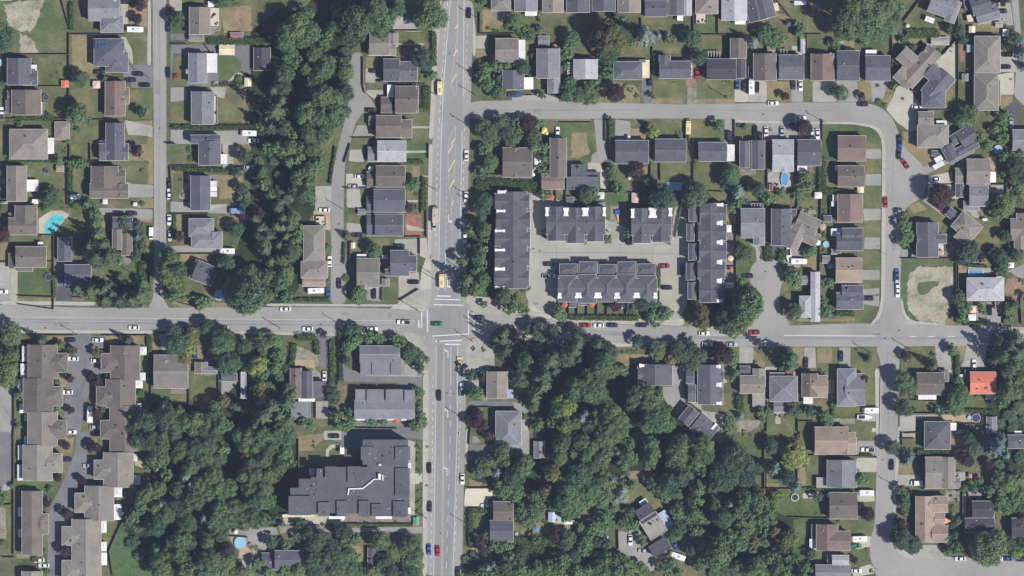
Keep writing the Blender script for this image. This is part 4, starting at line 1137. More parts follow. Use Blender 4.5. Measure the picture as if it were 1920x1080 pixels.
G lawn 770 670 900 660 880 780 770 775
G lawn 770 790 840 790 820 880 800 880
G lawn 1060 280 1130 280 1110 390 1060 390
G tan 1010 210 1080 220 1070 270 1010 250
G ivy 900 740 960 760 980 860 1060 980 1140 1020 1280 1090 850 1090 820 900
G soil 480 640 520 640 515 690 480 690
G dry 680 40 730 40 720 85 680 80
F 105 0 105 920, 0 545 105 545, 905 700 820 890, 820 890 850 1080, 1000 540 905 700, 870 525 1010 530, 20 940 110 940
H bl tb : 180 95 400 362 gy | 300 158 475 300 h
H bl br : 172 440 325 918 gy | 260 610 372 762 h
H blr tb : 782 150 1005 412 gy | 712 208 890 352 h
H blr tb : 642 400 860 662 gy | 568 455 755 600 h
H blr tb : 545 650 765 905 gy | 472 705 660 848 h
H blr tb : 545 905 765 1130 gy | 472 958 660 1110 h
H bl tb : 170 1040 325 1130 gy
X white 186 32 214 92, white 140 100 180 206, white 135 245 178 360, white 138 565 174 632, white 142 728 174 786, white 862 412 916 485, white 860 542 914 655, white 766 666 800 752, white 766 824 800 890, white 764 905 802 994, white 1005 328 1055 392, white 1008 165 1030 215
C h navy 497 205, h silver 662 252, h black 722 14, h white 293 962, h white 330 1000, v dark 560 350 skip
T p 498 100 32, 715 110 46, 690 120 40, 440 340 38, 618 358 32, 360 525 36, 600 350 30, 505 610 46, 490 890 48, 530 620 30
T d 380 430 26, 20 480 50, 95 410 26, 340 895 18, 1090 470 60, 1060 520 50, 1130 430 60, 1160 500 50, 1020 600 50, 1080 560 50, 1000 650 50, 1200 420 60, 1180 560 60, 960 690 30, 1210 100 70, 1160 200 60, 1200 250 50, 1230 190 60, 1240 20 60, 1250 320 50
T D 1080 150 90, 1140 60 80, 1060 60 80, 1110 250 40, 960 560 40, 1030 710 60, 1100 820 100, 1180 700 80, 1250 600 80, 1000 830 60, 1060 920 60, 1240 800 60
T b 1220 540 60, 1100 690 40, 1200 740 50
T d 1200 960 70, 1250 1000 70, 1200 1040 60, 1180 880 50, 1270 900 60
T s 140 640 30, 335 580 20, 140 880 24, 140 770 20, 260 950 40, 350 1040 30, 20 830 26
= 1 3
G dry 960 30 1150 10 1150 40 1060 140 960 140
G conc 1150 -10 1290 -10 1290 60 1150 60
G conc2 840 610 1110 620 1290 640 1290 690 850 690
G drive 560 720 790 715 810 770 740 800 720 880 640 870 560 780
G gravel 440 730 560 730 640 900 620 940 520 900 480 860 440 800
G tan 520 870 560 860 630 900 630 940 560 920 520 980 500 970
G conc 540 920 620 930 600 1030 560 1020 530 980
G dry 290 800 370 820 350 890 290 890
G gravel 800 690 1290 700 1290 730 1160 780 1000 760 820 760
G drive 730 870 790 880 680 900 640 960 640 890
G lawn2 1150 80 1290 70 1290 190 1150 200
G conc2 1165 190 1165 130 1200 95 1260 90 1290 110 1290 130 1240 115 1200 130 1185 150 1185 190
G asph2 1190 700 1290 700 1290 800 1190 800
F 960 30 960 270, 780 715 850 690, 440 780 580 790
H bm dg : 685 905 785 1030 gx3 | 785 885 1000 1030 gx
D poolr 523 828 40
D umb 490 748 16 white
C h dark 1225 30 
Z apartments
T d 40 30 60, 100 100 70, 60 170 60, 200 120 80, 280 100 70, 330 20 60, 400 120 50, 160 250 70, 260 200 70, 220 400 80, 320 330 80, 360 400 80, 280 460 70, 380 480 60, 440 420 70, 480 560 70, 380 580 80, 430 640 70, 340 650 70, 500 640 60, 560 560 60, 540 620 60, 60 430 60, 130 440 50, 100 620 60, 140 680 70, 90 800 80, 60 900 70, 150 820 60, 100 960 70, 30 820 60
T d 600 30 70, 700 30 80, 800 20 70, 880 50 60, 640 120 60, 760 110 70, 860 150 60, 900 220 50, 820 260 60, 700 200 70, 620 220 60, 560 100 60, 520 20 60, 640 320 70, 560 330 60, 740 320 60, 600 420 70, 700 420 70, 680 500 80, 620 520 60, 740 520 60, 620 620 70, 700 650 60, 650 680 50, 560 680 60, 760 500 40, 920 30 40
T o 600 250 60, 580 180 50, 660 60 60, 780 340 50, 560 290 50
T b 130 330 70, 160 380 60, 260 640 60, 300 700 50, 160 290 50
T p 330 560 50, 430 880 60, 400 850 40, 760 640 30
T D 50 550 70, 180 500 90, 260 540 70, 440 280 90, 370 210 60, 480 150 60, 30 270 80, 460 520 50, 540 560 30, 300 960 90, 220 930 60, 380 960 60, 20 640 50
T d 380 760 60, 350 720 60, 280 820 60, 240 1040 90, 140 1040 90, 330 1050 80, 420 970 70, 400 1040 70, 560 1060 70, 480 1060 60, 40 1020 60
T D 820 660 30, 770 650 40, 760 820 50, 830 800 50, 980 690 40, 920 680 40, 1050 760 60, 1120 800 80, 1080 850 70, 820 920 0
T d 870 840 40, 960 790 40, 840 690 26, 1010 680 26, 660 990 50, 730 1060 50, 860 1040 50, 960 1030 60
T l 1045 980 40
T D 1080 960 80, 1200 850 70, 1250 920 80, 1180 950 80, 1130 1030 70, 1230 1020 80, 1270 780 50, 1080 1050 60
T s 920 845 26, 900 830 20, 1070 75 18, 1070 110 18, 590 840 18, 610 870 18, 640 860 18, 490 800 18, 1140 690 20, 1200 690 20
= 2 3
G asph -20 -60 110 -60 480 40 620 60 620 -30 350 -60 -20 -80
G asph 420 0 480 50 0 150 0 -10
G conc 500 60 555 75 550 690 515 690
G lawn2 548 70 606 70 606 330 550 330
G lawn2 548 390 606 390 606 620 548 640
G conc2 515 310 606 310 606 390 515 390
G patio 0 610 540 620 540 690 0 690
G drive 0 720 620 710 620 760 480 760 300 740 0 760
G lawn 0 700 600 700 600 712 0 715
G dry 370 780 440 790 450 850 380 860
G dry 80 850 160 860 160 960 120 980
G gravel 400 980 620 960 620 1030 420 1020
G lawn 960 -10 1010 10 1050 80 1160 85 1150 98 965 95
G gravel 980 30 1010 35 1045 70 1030 82 980 80
G asph 960 95 1160 100 1290 130 1280 180 1130 180 1060 180 1030 140 960 130
G cream2 930 425 1100 425 1135 450 1130 490 1100 500 1095 570 1040 560 960 555 920 560
G dry 955 350 1050 380 1040 420 955 420
G lawn2 990 610 1070 610 1090 640 1060 740 990 760
G dry 930 860 1150 880 1250 890 1280 910 1000 905
G gravel 1140 900 1290 900 1290 920 1140 925
F 0 690 545 690, 950 420 1110 420, 965 0 960 95
E 970 570 970 870 34, 985 590 1130 590 36, 5 698 140 696 20, 180 700 540 698 16
Z skip
H bm dg : 200 868 270 1035 gy3 | 268 905 330 1040 gy3 lg
H be dg : 1115 670 1275 820 gx4 | 1140 518 1290 670 gx br | 1115 660 1290 820 gx dg
C v black 660 270, v dark 663 558, v blue 657 880, v red 723 892, v white 908 352, h white 1085 555, v dark 875 1050
X green 545 640 580 695
D umb 10 645 18 white
T d 300 810 70, 240 820 40, 390 890 60, 420 930 40, 540 830 60, 500 870 70, 560 920 70, 580 980 50, 500 960 50, 480 800 40, 100 800 50, 40 820 50, 60 920 60, 100 930 50, 20 1000 60, 80 1030 60, 240 1050 50
T D 20 740 60, 50 870 40, 350 950 60, 450 760 60, 380 1050 60, 140 1040 50, 520 1060 60, 470 1060 50, 300 980 50
T o 400 860 30, 390 930 40
T s 570 110 24, 575 160 20, 570 210 26, 595 130 14, 598 180 14, 596 240 14, 590 290 16, 570 280 20, 600 390 16, 575 440 20, 570 520 26, 600 430 12, 598 500 12, 570 590 24, 600 560 12, 605 620 14, 640 110 16, 638 400 14, 590 320 12, 180 685 26, 290 690 24, 460 690 20, 410 680 20, 130 690 18
T d 1060 240 60, 1100 260 70, 1050 300 50, 1120 200 40, 1160 160 40, 1200 200 60, 1230 230 50, 1180 380 40, 1240 420 60, 1200 460 50, 1270 380 50
T b 1170 300 56, 1150 320 40, 1140 990 50, 1100 1010 50
T D 1240 310 60, 1020 200 40, 1210 120 60, 1260 160 60
T p 1050 810 50, 1060 860 40, 1100 30 36, 1080 20 30
T d 1100 770 40, 1150 850 50, 1230 850 50, 1200 870 50, 1270 870 40, 1140 30 30, 1060 1040 50, 1000 1060 40, 1240 1000 60, 1190 1030 50, 1090 1060 50, 1260 940 50
T D 1100 930 60, 1180 960 60, 1000 930 50, 940 960 40
T s 1010 640 16, 1000 670 14, 1040 650 14
P 945 690, 640 645
= 3 3
G lawn 0 530 80 560 130 600 120 700 60 760 10 740
G dry 160 640 290 630 480 700 560 560 680 550 690 610 590 620 590 660 500 690 440 720 240 770 80 780 60 740 150 700
G lawn 800 340 940 300 1040 310 1060 330 960 400 1130 520 1130 570 1080 590 1040 540 980 500 880 590 850 640 760 640 800 500 940 420
G dry 840 300 940 290 1040 300 1030 330 940 360 860 340
G drive 800 740 900 760 1000 730 960 850 1010 870 1060 940 1200 920 1090 970 1050 1070 1020 1010 820 900 790 880
G gravel 870 740 970 730 990 760 890 780
G lawn 920 780 1010 760 1040 830 1010 860 930 865
G lawn 200 250 300 240 330 300 260 330
G lawn 480 900 700 900 760 880 760 940 480 940
G tan 300 690 300 690 300 690
G drive 0 -10 130 -10 130 170 60 150 0 110
G conc 0 0 100 0 95 60 60 100 20 105
G deckb 280 600 330 620 390 660 400 685 300 680 262 650
G tan 10 520 18 520 10 800 0 800
F 0 890 460 890, 795 740 800 880
E 0 880 460 875 60, 480 870 760 885 50, -20 820 340 820 70
H be g : 165 68 245 195 gy3
H sr taupe : 1058 700 150 170 f4.9 @-32 | 1002 605 130 115 f5.1 @-32 bk | 1105 860 145 95 f4 @-32 bk ; p 988 530 60 50 white @-32 ; p 1155 655 60 140 lblue @-32
X white 680 780 720 810, lblue 275 600 330 670, white 395 665 475 688
C v white 888 810, h silver 985 890, h dark 1090 840 skip
C d60 blue 1220 845, d20 white 1240 930 rv
D umb 335 660 14 red, 185 725 22 blue, 1260 1150 0
D poolr 35 765 12
D poolr 395 720 10
T d 400 50 60, 360 110 60, 360 190 60, 380 230 30, 460 30 50, 520 80 70, 560 160 70, 470 150 50, 600 100 60, 680 30 80, 760 20 70, 640 200 60, 600 250 60, 700 180 50, 720 120 60, 820 40 50, 680 250 40
T d 860 180 60, 840 240 50, 900 200 50, 870 120 50, 1040 80 60, 1050 160 60, 1020 220 60, 1230 140 80, 1200 220 60, 1260 80 70, 1260 210 60
T d 600 430 80, 680 370 80, 640 350 60, 730 420 70, 560 500 60, 660 500 60, 420 430 70, 470 510 80, 400 520 80, 520 460 60, 420 610 60, 480 580 60, 540 540 40, 380 460 50
T b 790 150 50, 800 220 50, 810 470 60, 840 500 40, 780 500 40, 830 430 50, 750 360 50
T o 250 440 50, 230 480 40, 300 300 60, 280 330 40
T l 330 330 50, 340 290 30
T d 80 260 70, 110 220 50, 40 440 60, 20 500 50, 160 470 50, 120 230 50, 170 600 70, 110 660 60, 200 560 50, 130 700 40, 90 590 60
T D 20 330 80, 160 380 60, 80 560 60, 500 320 90, 420 300 60, 860 300 40, 920 60 60, 960 150 60, 300 450 60, 310 560 40, 250 60 80, 330 170 40, 1180 360 80, 1260 330 80, 1050 380 50, 1100 430 50, 350 380 40, 720 480 40, 330 20 40
T d 1140 440 56, 1130 360 50, 1150 490 40, 900 400 40, 700 650 60, 620 720 60, 660 730 50, 720 690 50, 590 740 40, 760 570 30, 520 710 40, 830 680 40, 900 690 50, 860 660 40, 930 700 30
T D 630 640 44, 820 380 40, 700 560 30, 890 600 40
T p 320 780 50, 330 740 40
T D 420 790 60, 480 780 50, 400 840 50, 500 740 30, 620 830 50, 720 840 50, 180 800 40
T d 560 820 60, 540 870 60, 600 900 40, 800 960 60, 700 950 60, 760 920 50, 650 1000 60, 560 1030 50, 700 1040 60, 780 1040 60, 850 980 60, 900 1000 50, 960 1020 50, 860 1050 50, 480 1050 60, 400 1030 50, 380 960 60, 340 1020 60, 270 1010 60, 190 1010 60, 150 1040 50, 60 1020 60, 20 980 50, 100 1050 50
T D 540 960 60, 460 940 60, 60 930 60, 300 930 60, 180 930 60
T d 980 820 36, 960 790 30, 1240 1060 50, 1150 1030 50, 1200 990 50, 1110 1000 40, 1250 600 60, 1260 560 50
T s 250 680 26, 230 660 20, 20 780 16, 200 775 14, 1060 1060 20, 770 620 20
T D 1250 720 60, 1190 780 40, 1240 480 60, 1210 640 0
P 1000 600 skip
= 4 3
G lawn2 420 40 600 40 600 180 540 190 420 100
G lawn 640 10 860 -10 860 60 700 30
G lawn 870 -20 980 -20 980 160 900 170 880 60
G lawn 930 185 1045 185 1050 400 920 400
G dry 870 280 920 260 930 400 900 400 860 360
G lawn 630 250 840 270 850 330 720 320 740 400 630 410
G lawn2 600 430 1020 440 1030 560 1040 640 790 640 700 590 640 520
G lawn2 520 320 610 330 600 420 560 400
G lawn2 830 650 930 660 950 700 940 880 900 960 830 900
G lawn 1170 660 1290 660 1290 780 1230 750 1170 740
G conc2 900 460 1020 450 1025 495 900 500
G lawn 1230 -20 1290 -20 1290 40 1240 40
G dry 630 380 720 390 720 420 630 420
G conc 1000 340 1060 340 1060 405 1000 405
G lawn2 0 930 90 960 90 1000 0 1010
F 612 -10 612 420, 600 425 1050 430, 790 640 1120 648, 930 175 1280 178, 860 280 860 400, 880 0 870 60
E 830 425 1280 430 20, 870 20 860 60 20
H rw tan : 985 -40 1235 165 gx | 1000 0 1290 165 gx4 | 1160 40 1300 165 gy4 ; p 1000 45 1045 150 slat
H rw g : 1078 208 1300 412 gy ; p 1000 338 1078 418 taupe
H rw rb : 1095 450 1305 648 gx br | 1220 450 1300 648 gy4 rb ; p 1080 455 1135 490 white
H rw rb : 998 690 1160 885 gy rb | 1060 740 1250 885 gx | 960 690 1000 800 f3 dg ; p 948 800 998 888 white ; p 1208 788 1222 858 white
H rw lg : 1115 920 1240 1000 gx | 990 992 1250 1110 gx g | 1080 925 1118 990 f3 g
D tramp 842 490 30 white
C h white 1262 795, h green 1265 855
T d 150 100 80, 110 160 70, 170 170 70, 100 230 60, 130 280 50, 60 90 60, 110 60 50, 10 100 60, 20 180 50, 190 120 50
T D 360 110 60, 400 180 90, 340 220 90, 440 250 90, 360 300 90, 280 290 80, 460 330 80, 260 380 70, 320 380 70, 400 390 60, 480 400 50, 230 430 50, 370 60 40, 500 250 50, 250 500 60, 220 560 50
T d 240 560 50, 100 440 50, 110 500 50, 80 600 60, 60 650 50, 130 640 40, 30 600 50, 430 560 60, 400 620 60, 470 500 60, 440 660 60, 500 640 60, 500 700 50, 580 640 60, 560 580 60, 600 720 50, 320 690 40, 540 520 60, 350 720 30, 640 610 60
T o 590 520 50, 580 480 40, 440 470 50, 530 820 50, 770 800 60, 800 750 50, 680 740 50, 660 650 50, 820 780 50, 750 850 50
T b 350 540 50, 680 280 54, 850 410 50, 860 370 30, 700 240 30
T l 830 170 90, 880 200 60, 780 150 60, 860 120 50, 780 220 50
T l 720 480 34, 690 520 30
T D 200 740 80, 300 640 80, 180 640 60, 340 850 60, 140 380 50, 30 350 60, 20 450 50, 640 740 50, 700 700 60, 620 820 60, 520 480 50, 540 600 40, 620 560 40, 700 870 40, 780 340 60, 580 270 50, 660 110 60, 720 80 50, 640 60 40, 490 880 50
T d 250 900 90, 280 840 70, 200 920 60, 240 980 60, 300 950 60, 150 860 60, 130 760 50, 90 740 50, 160 920 50, 350 780 60, 400 830 60, 390 880 50, 440 840 50, 520 870 40, 450 760 60, 300 780 50, 410 740 50
T d 540 1000 70, 500 1040 60, 580 1040 60, 700 1020 60, 750 1060 60, 640 950 50, 690 930 40, 600 930 40, 680 1060 50, 440 990 40, 400 1000 40, 920 1020 50, 900 1060 40, 740 800 40, 790 930 40, 840 950 40
T D 460 950 40, 820 1000 60, 860 1060 50, 960 910 40, 350 1000 50, 330 1060 60, 240 1070 60, 120 1000 50, 60 880 50, 400 1060 40, 940 1000 40, 1010 480 40
T s 1170 680 24, 1000 610 20, 965 940 30, 660 550 24, 690 545 20, 680 440 26, 1050 480 14, 510 20 20, 460 20 20, 560 20 20
T p 470 740 40, 520 830 30
= 5 3
G lawn 0 -20 195 -20 195 55 30 50
G drive 30 65 185 70 180 185 30 185
G conc2 25 195 180 195 175 300 25 300
G lawn 0 310 165 305 165 420 10 420
G conc2 30 470 160 470 160 520 25 525
G lawn 40 525 160 525 160 600 30 600
G lawn 0 665 160 655 155 775 0 760
G conc2 0 780 160 785 130 860 30 880 0 860
G lawn2 0 880 110 880 115 960 0 1005
G conc2 0 1030 130 990 150 1010 160 1060 0 1090
G lawn 385 10 490 10 490 110 385 110
G dry 330 240 480 235 480 312 330 312
G conc 325 320 495 320 510 400 480 405 320 400
G dry 730 50 820 60 830 110 740 110
G lawn 770 230 920 230 925 340 830 380 790 370
G conc 760 300 840 300 840 370 790 370
G lawn 370 400 430 440 430 720 350 740 330 600
G gravel 690 440 800 440 800 520 700 520
G lawn 710 530 810 600 800 780 710 790
G conc 480 850 640 850 680 930 760 945 440 945
G lawn 500 825 640 825 640 850 500 850
G conc2 330 905 390 935 420 945 1300 945 1300 965 420 960
G conc 820 440 845 440 845 700 820 700
G gravel 850 440 970 440 960 490 850 490
G conc 340 0 362 0 330 380 310 700 300 780 340 860 420 940 400 945 320 880 285 790 290 600 300 300
G lawn 350 100 385 100 385 110 350 110
F 365 0 365 100, 820 440 815 800, 850 430 870 500, 310 425 430 430, 510 425 800 430, 1120 200 1120 240, 430 440 430 740, 0 180 180 190, 380 10 490 5
E 480 150 570 150 40, 560 140 740 150 36, 60 170 140 175 20
H re dg : 528 -60 722 130 h skip
H re g : 532 185 655 420 gx tb | 655 185 755 420 gy tb | 735 340 798 420 gx4 tb ; p 760 300 825 350 slat
H re tan : 462 478 600 822 gy tan | 560 478 702 600 gx tan | 580 700 702 822 gx tan | 600 600 680 700 gx4 tan
H re bk : 885 515 1045 640 gx | 830 642 1050 752 gx | 990 620 1050 750 gy4
H fr bk : 1180 642 1320 790 gx
H fr tb : 1150 20 1320 120 gx dg ; p 1205 -10 1260 20 white
X orange 865 315 885 342, sail 665 630 725 700, lblue 770 -10 800 10
C h white 105 133 pickup, v black 287 245, h white 475 382 van, h white 92 455 rv, h white 40 800 rv, h green 20 852, h white 25 1040, h white 800 950, h white 1080 950, h blue 1165 950, h dark 1260 955
T b 410 180 60, 400 220 40, 370 150 40
T D 290 110 60, 330 150 50, 1100 260 60, 1130 300 50
T d 60 350 50, 30 360 40, 1080 340 60, 1150 380 70, 1100 420 60, 1220 330 50, 1220 430 40, 1260 470 50, 1180 520 60, 1140 570 50, 1100 520 60, 1060 390 40, 1010 440 50, 1190 470 40, 820 430 40, 940 360 34
T b 1060 100 90, 1100 50 60, 1020 130 50, 1145 170 36, 990 90 40
T p 100 610 56, 60 590 40, 360 690 50, 330 670 36, 830 190 60, 860 220 40, 10 960 30, 1020 240 40
T D 380 540 46, 370 500 40, 350 430 40, 350 800 80, 320 780 60, 440 840 66, 480 860 40, 770 660 40, 780 840 46, 740 700 30, 900 420 40, 760 780 40, 700 800 40
T d 390 470 30, 390 610 30, 720 890 40, 780 880 50, 740 850 40, 800 780 30
T d 1010 860 120, 960 900 90, 1060 800 80, 920 850 60, 1090 860 60, 1000 940 70, 940 800 50
T D 860 30 60, 920 60 60, 900 120 60, 1180 80 50, 1250 200 60, 1240 560 50, 1270 640 50, 1150 830 60, 1200 850 50, 1180 760 0
T d 1270 850 60, 1240 800 40, 1200 900 40
T l 1225 920 34, 375 465 18
T s 100 880 18, 140 1040 22, 700 140 16, 770 510 20, 730 480 18, 730 580 40, 740 570 30, 1060 590 20, 1060 640 20, 400 180 0, 60 90 0, 100 160 26, 420 590 18, 470 145 20
P 320 410, 180 1030
= g
G forest 470 60 520 20 560 0 740 0 740 40 660 90 652 160 650 230 620 260 600 300 592 340 590 400 575 420 565 470 560 540 540 570 440 572 430 520 440 470 470 400 470 300 470 240 460 150
G forest 400 720 470 690 470 640 520 680 545 740 550 800 560 880 545 960 560 985 430 990 400 1080 240 1080 232 1010 240 940 270 900 270 840 260 760 300 750 360 750
G forest 900 650 1000 625 1080 640 1160 700 1180 720 1240 730 1270 800 1350 830 1400 830 1450 900 1480 950 1520 1000 1520 1080 1330 1080 1320 1000 1280 940 1240 900 1180 890 1080 900 1000 900 920 870 1000 850 1000 740 960 690
G forest 880 900 960 870 1060 900 1080 960 980 920
G forest 870 1040 1000 1045 1180 1045 1200 1080 870 1080
G forest 0 620 20 640 50 640 40 740 0 730
G forest 1850 640 1920 640 1920 900 1880 900 1850 840
G forest 150 520 280 510 282 560 262 578 185 575
G forest 855 440 925 380 928 550 975 560 985 590 940 590 880 545
G forest 290 480 340 480 345 560 300 560
G forest 1285 560 1350 568 1400 540 1425 560 1400 610 1310 625
G lawn 600 270 640 230 635 350 590 345
R road 829 0 888 0 884 150 883 190 882 225 880 260 877 400 874 540 872 560 884 586 884 634 875 650 873 800 870 900 866 1080 797 1080 801 900 803 700 803 650 796 630 796 582 806 570 809 540 806 400 811 260 819 120
R road -20 571 60 572 140 577 320 577 500 576 640 576 760 580 800 584 880 584 960 590 1060 601 1160 609 1280 612 1420 613 1600 606 1760 609 1940 614 1940 647 1600 650 1280 650 1140 643 1060 638 960 636 880 632 800 630 640 628 320 621 -20 618
R road 286 -20 312 -20 312 270 311 480 305 560 320 580 275 580 288 560 289 480 288 200
R road 880 190 960 188 1280 196 1500 192 1620 192 1650 200 1672 218 1684 245 1692 275 1720 298 1736 320 1738 350 1728 372 1700 386 1691 410 1689 480 1688 560 1692 590 1705 608 1640 612 1650 595 1656 560 1658 400 1660 270 1654 250 1642 236 1620 230 1500 228 1300 222 960 223 880 224
R road 1435 482 1455 487 1468 502 1470 520 1464 540 1460 560 1462 585 1480 604 1480 616 1395 616 1400 600 1420 570 1415 545 1404 525 1406 505 1416 490
R road 1640 646 1700 646 1688 660 1685 700 1683 800 1678 880 1674 960 1675 1010 1690 1036 1710 1047 1940 1047 1940 1100 1650 1100 1640 1070 1630 1040 1632 1010 1640 985 1643 900 1648 800 1652 680
R road 1894 -20 1908 -20 1914 60 1920 120 1940 160 1940 220 1915 192 1900 180 1904 150 1906 90
R lane 660 98 681 98 683 170 702 195 705 205 685 207 672 222 665 235 657 268 647 305 645 360 644 430 648 470 650 570 620 572 621 480 621 420 622 340 627 305 634 275 647 222 654 170
R walk 810 30 826 0 829 0 819 120 812 260 804 262 808 180
R walk 804 270 812 270 808 400 809 470 801 500
R walk 0 564 180 566 178 573 0 571
R walk 500 569 800 571 800 575 500 574
R walk 30 618 290 620 290 626 30 624
R walk 440 621 640 625 640 630 440 626
R walk 793 700 804 700 800 1080 792 1080
R walk 886 0 892 60 892 105 886 105
R walk 873 805 879 805 876 870 871 870
R walk 1030 596 1180 602 1280 606 1280 611 1160 608 1040 601
R walk 1378 225 1490 228 1600 228 1640 234 1655 248 1660 270 1660 450 1658 560 1652 592 1640 608 1630 610 1646 590 1652 560 1653 400 1654 270 1650 254 1638 240 1600 233 1378 230
R walk 1688 560 1692 590 1706 606 1760 610 1760 606 1710 602 1696 586 1692 560
R walk 1640 690 1651 690 1648 860 1644 860
R walk 1683 800 1690 800 1682 900 1678 960 1680 1000 1692 1030 1710 1043 1740 1047 1700 1047 1682 1035 1674 1010 1674 960 1678 880
R concr 770 545 812 540 806 570 796 582 760 578 760 560
R concr 875 545 885 560 930 565 985 590 960 590 884 586 872 562
R concr 750 620 796 630 803 650 803 700 790 690 790 660
R concr 884 634 925 632 925 680 890 740 874 740 875 650
R court 992 372 1010 365 1018 372 1022 400 1024 450 1275 462 1284 560 1280 600 1238 600 1233 490 1040 488 1042 560 1045 590 1018 588 985 560 988 480 993 460
R court 1258 455 1265 385 1287 385 1289 570 1275 600 1240 600
R court 1022 470 1022 590 1045 590 1045 490
M w 845 0 837.5 82 831 170 827 270 824 420 822 545 : 0.22
M w 839 5 834 65 830 130 826 175 824 225 821 270 819 345 817 470 : 0.25 1.5 2.2
M y 858.5 0 857.5 60 852 110 846 150 847 165 854 180 : 0.14
M y 860 0 858 95 855.5 180 : 0.14
M y 859 45 853 54 : 0.5
M y 857.5 92 850.5 105 : 0.5
M y 855.5 139 847 154 : 0.5
M y 854 236 843 258 840 275 840 320 846 380 848 452 848 545 : 0.14
M y 854 236 853 300 852 337 848 380 : 0.14
M y 853 260 846 270 : 0.5
M y 849.5 271 840 287.5 : 0.5
M y 852.5 300 840 322.5 : 0.5
M y 851 337.5 842 355 : 0.5
M y 850 376 847 386 : 0.5
M w 837 330 836 470 : 0.15 1.5 1.5
M w 835.5 470 834.5 545 : 0.2
M w 870 0 869.5 60 869 180 : 0.2
M w 866.5 245 864 370 862 450 860 545 : 0.2
M w 877 30 873 150 872 180 : 0.2 1.5 2.2
M w 871 240 868.5 355 : 0.2 1.5 2.2
M w 815 561 863 562 : 0.45
M w 812.5 571 869 572.5 : 0.45
M w 819 555 845 555.5 : 0.6
M w 791 585 790 615 : 0.45
M w 801 581 802 622 : 0.45
M w 785 600 785 614 : 0.6
M w 878 582 879 626 : 0.45
M w 888 587 889 624 : 0.45
M w 810 630 879 626 : 0.45
M w 816 640 866 638 : 0.45
M w 834 645.5 862 646 : 0.6
M y 831.5 650 830 810 828.2 1080 : 0.14
M y 833.3 650 831.8 810 830 1080 : 0.14
M w 818 650 817 785 816 835 813 1080 : 0.2
M w 812 705 811 810 808 1080 : 0.22 1.5 2.2
M w 845.5 650 845 722 : 0.2
M w 845 730 844 820 836.5 1080 : 0.18 3 4
M w 858 650 857 810 849 1080 : 0.2
M w 863 750 862 810 852 1035 : 0.22 1.5 2.2
M w 0 594 292 597 640 600 780 602 : 0.12
M f 0 602 300 603 640 606 780 606 : 0.2
M f 1080 622 1280 630 : 0.12
M w 1330 628 1425 629 : 0.15
M w 1470 629 1640 630 : 0.3
M w 1705 631 1718 631 : 0.3
M w 1740 631 1753 631 : 0.3
M w 1775 631 1789 631 : 0.3
M w 1809 631 1822 631 : 0.3
M w 1844 632 1856 632 : 0.3
M w 1887 620.5 1920 621 : 0.25
M w 1905 633 1920 633 : 0.25
A 841 410, 841 478, 839 532, 840 665, 839.5 776, 838 885
H town dk : 938 360 988 541 gy6 | 928 363 993 392 gx5 | 930 397 994 428 gx5 | 928 434 994 463 gx5 | 928 470 993 499 gx5 | 927 506 992 538 gx5 ; q 933 358 950 363 | q 931 394 948 398 | q 928 431 947 435 | q 928 467 947 471 | q 928 502 947 507 | q 928 537 946 540
H town dk : 1024 396 1134 440 gx6 | 1026 400 1059 452 gy5 | 1063 403 1096 456 gy5 | 1100 400 1131 453 gy5 | 1030 388 1055 410 gy5 | 1066 390 1092 412 gy5 | 1102 388 1130 410 gy5 ; q 1023 389 1028 406 | q 1057 390 1065 409 | q 1092 390 1102 409 | q 1130 389 1135 406
H town dk : 1183 400 1258 442 gx6 | 1186 404 1219 456 gy5 | 1223 400 1256 454 gy5 | 1189 391 1217 412 gy5 | 1228 388 1253 410 gy5 ; q 1183 392 1188 409 | q 1217 390 1229 409 | q 1253 390 1259 406
H town dk : 1046 522 1231 558 gx6 | 1047 517 1081 566 h5 | 1083 515 1118 568 h5 | 1121 517 1154 566 h5 | 1156 514 1192 567 h5 | 1195 517 1230 566 h5 ; q 1046 541 1052 560 | q 1079 541 1089 559 | q 1115 540 1126 559 | q 1152 541 1161 560 | q 1188 540 1198 559 | q 1225 541 1231 560
H towng dk : 1049 495 1083 515 h5
H towng dk : 1086 491 1120 514 h5
H towng dk : 1123 496 1155 515 h5
H towng dk : 1158 491 1192 514 h5
H towng dk : 1195 495 1229 515 h5
H town dk : 1312 382 1352 567 gy6 | 1311 384 1361 415 gx5 | 1308 419 1361 451 gx5 | 1310 455 1361 487 gx5 | 1307 490 1358 523 gx5 | 1310 527 1356 564 gx5 ; q 1337 382 1355 387 | q 1333 415 1354 422 | q 1333 451 1354 458 | q 1332 488 1353 495 | q 1332 523 1352 530 | q 1335 561 1354 566
H towng2 dk : 1291 388 1307 416 gy5
H towng2 dk : 1287 420 1301 452 gy5
H towng2 dk : 1290 457 1305 488 gy5
H towng2 dk : 1286 493 1302 525 gy5
H towng2 dk : 1289 529 1304 561 gy5
H sr dk : 1321 801 42 36 gx @40 | 1312 800 26 32 gy @40 dg | 1291 779 24 32 gy5 @40 ; q 1338 799 4 14 white @40 | q 1316 823 12 4 white @40
H apt dk : 681 823 766 870 f11 | 690 868 766 966 f10.9 | 612 874 692 960 f10.8 | 585 893 615 960 f10.7 | 562 896 590 962 f10.6 | 546 913 565 960 f10.5 | 678 836 705 861 f11.75 | 742 836 770 861 f11.75 | 742 876 769 928 f11.75 | 653 873 677 903 f11.75 | 611 873 633 893 f11.75 | 595 877 607 893 f11.75 | 543 928 585 964 f11.75 | 598 940 620 966 f11.75 | 633 937 653 966 f11.75 | 674 937 695 966 f11.75 | 698 943 717 966 f11.75 | 738 938 762 967 f11.75

R roadd 845 0 870 0 869 110 868 200 866 300 862 450 860 560 860 578 834 578 822 560 824 430 827 270 831 170 838 82
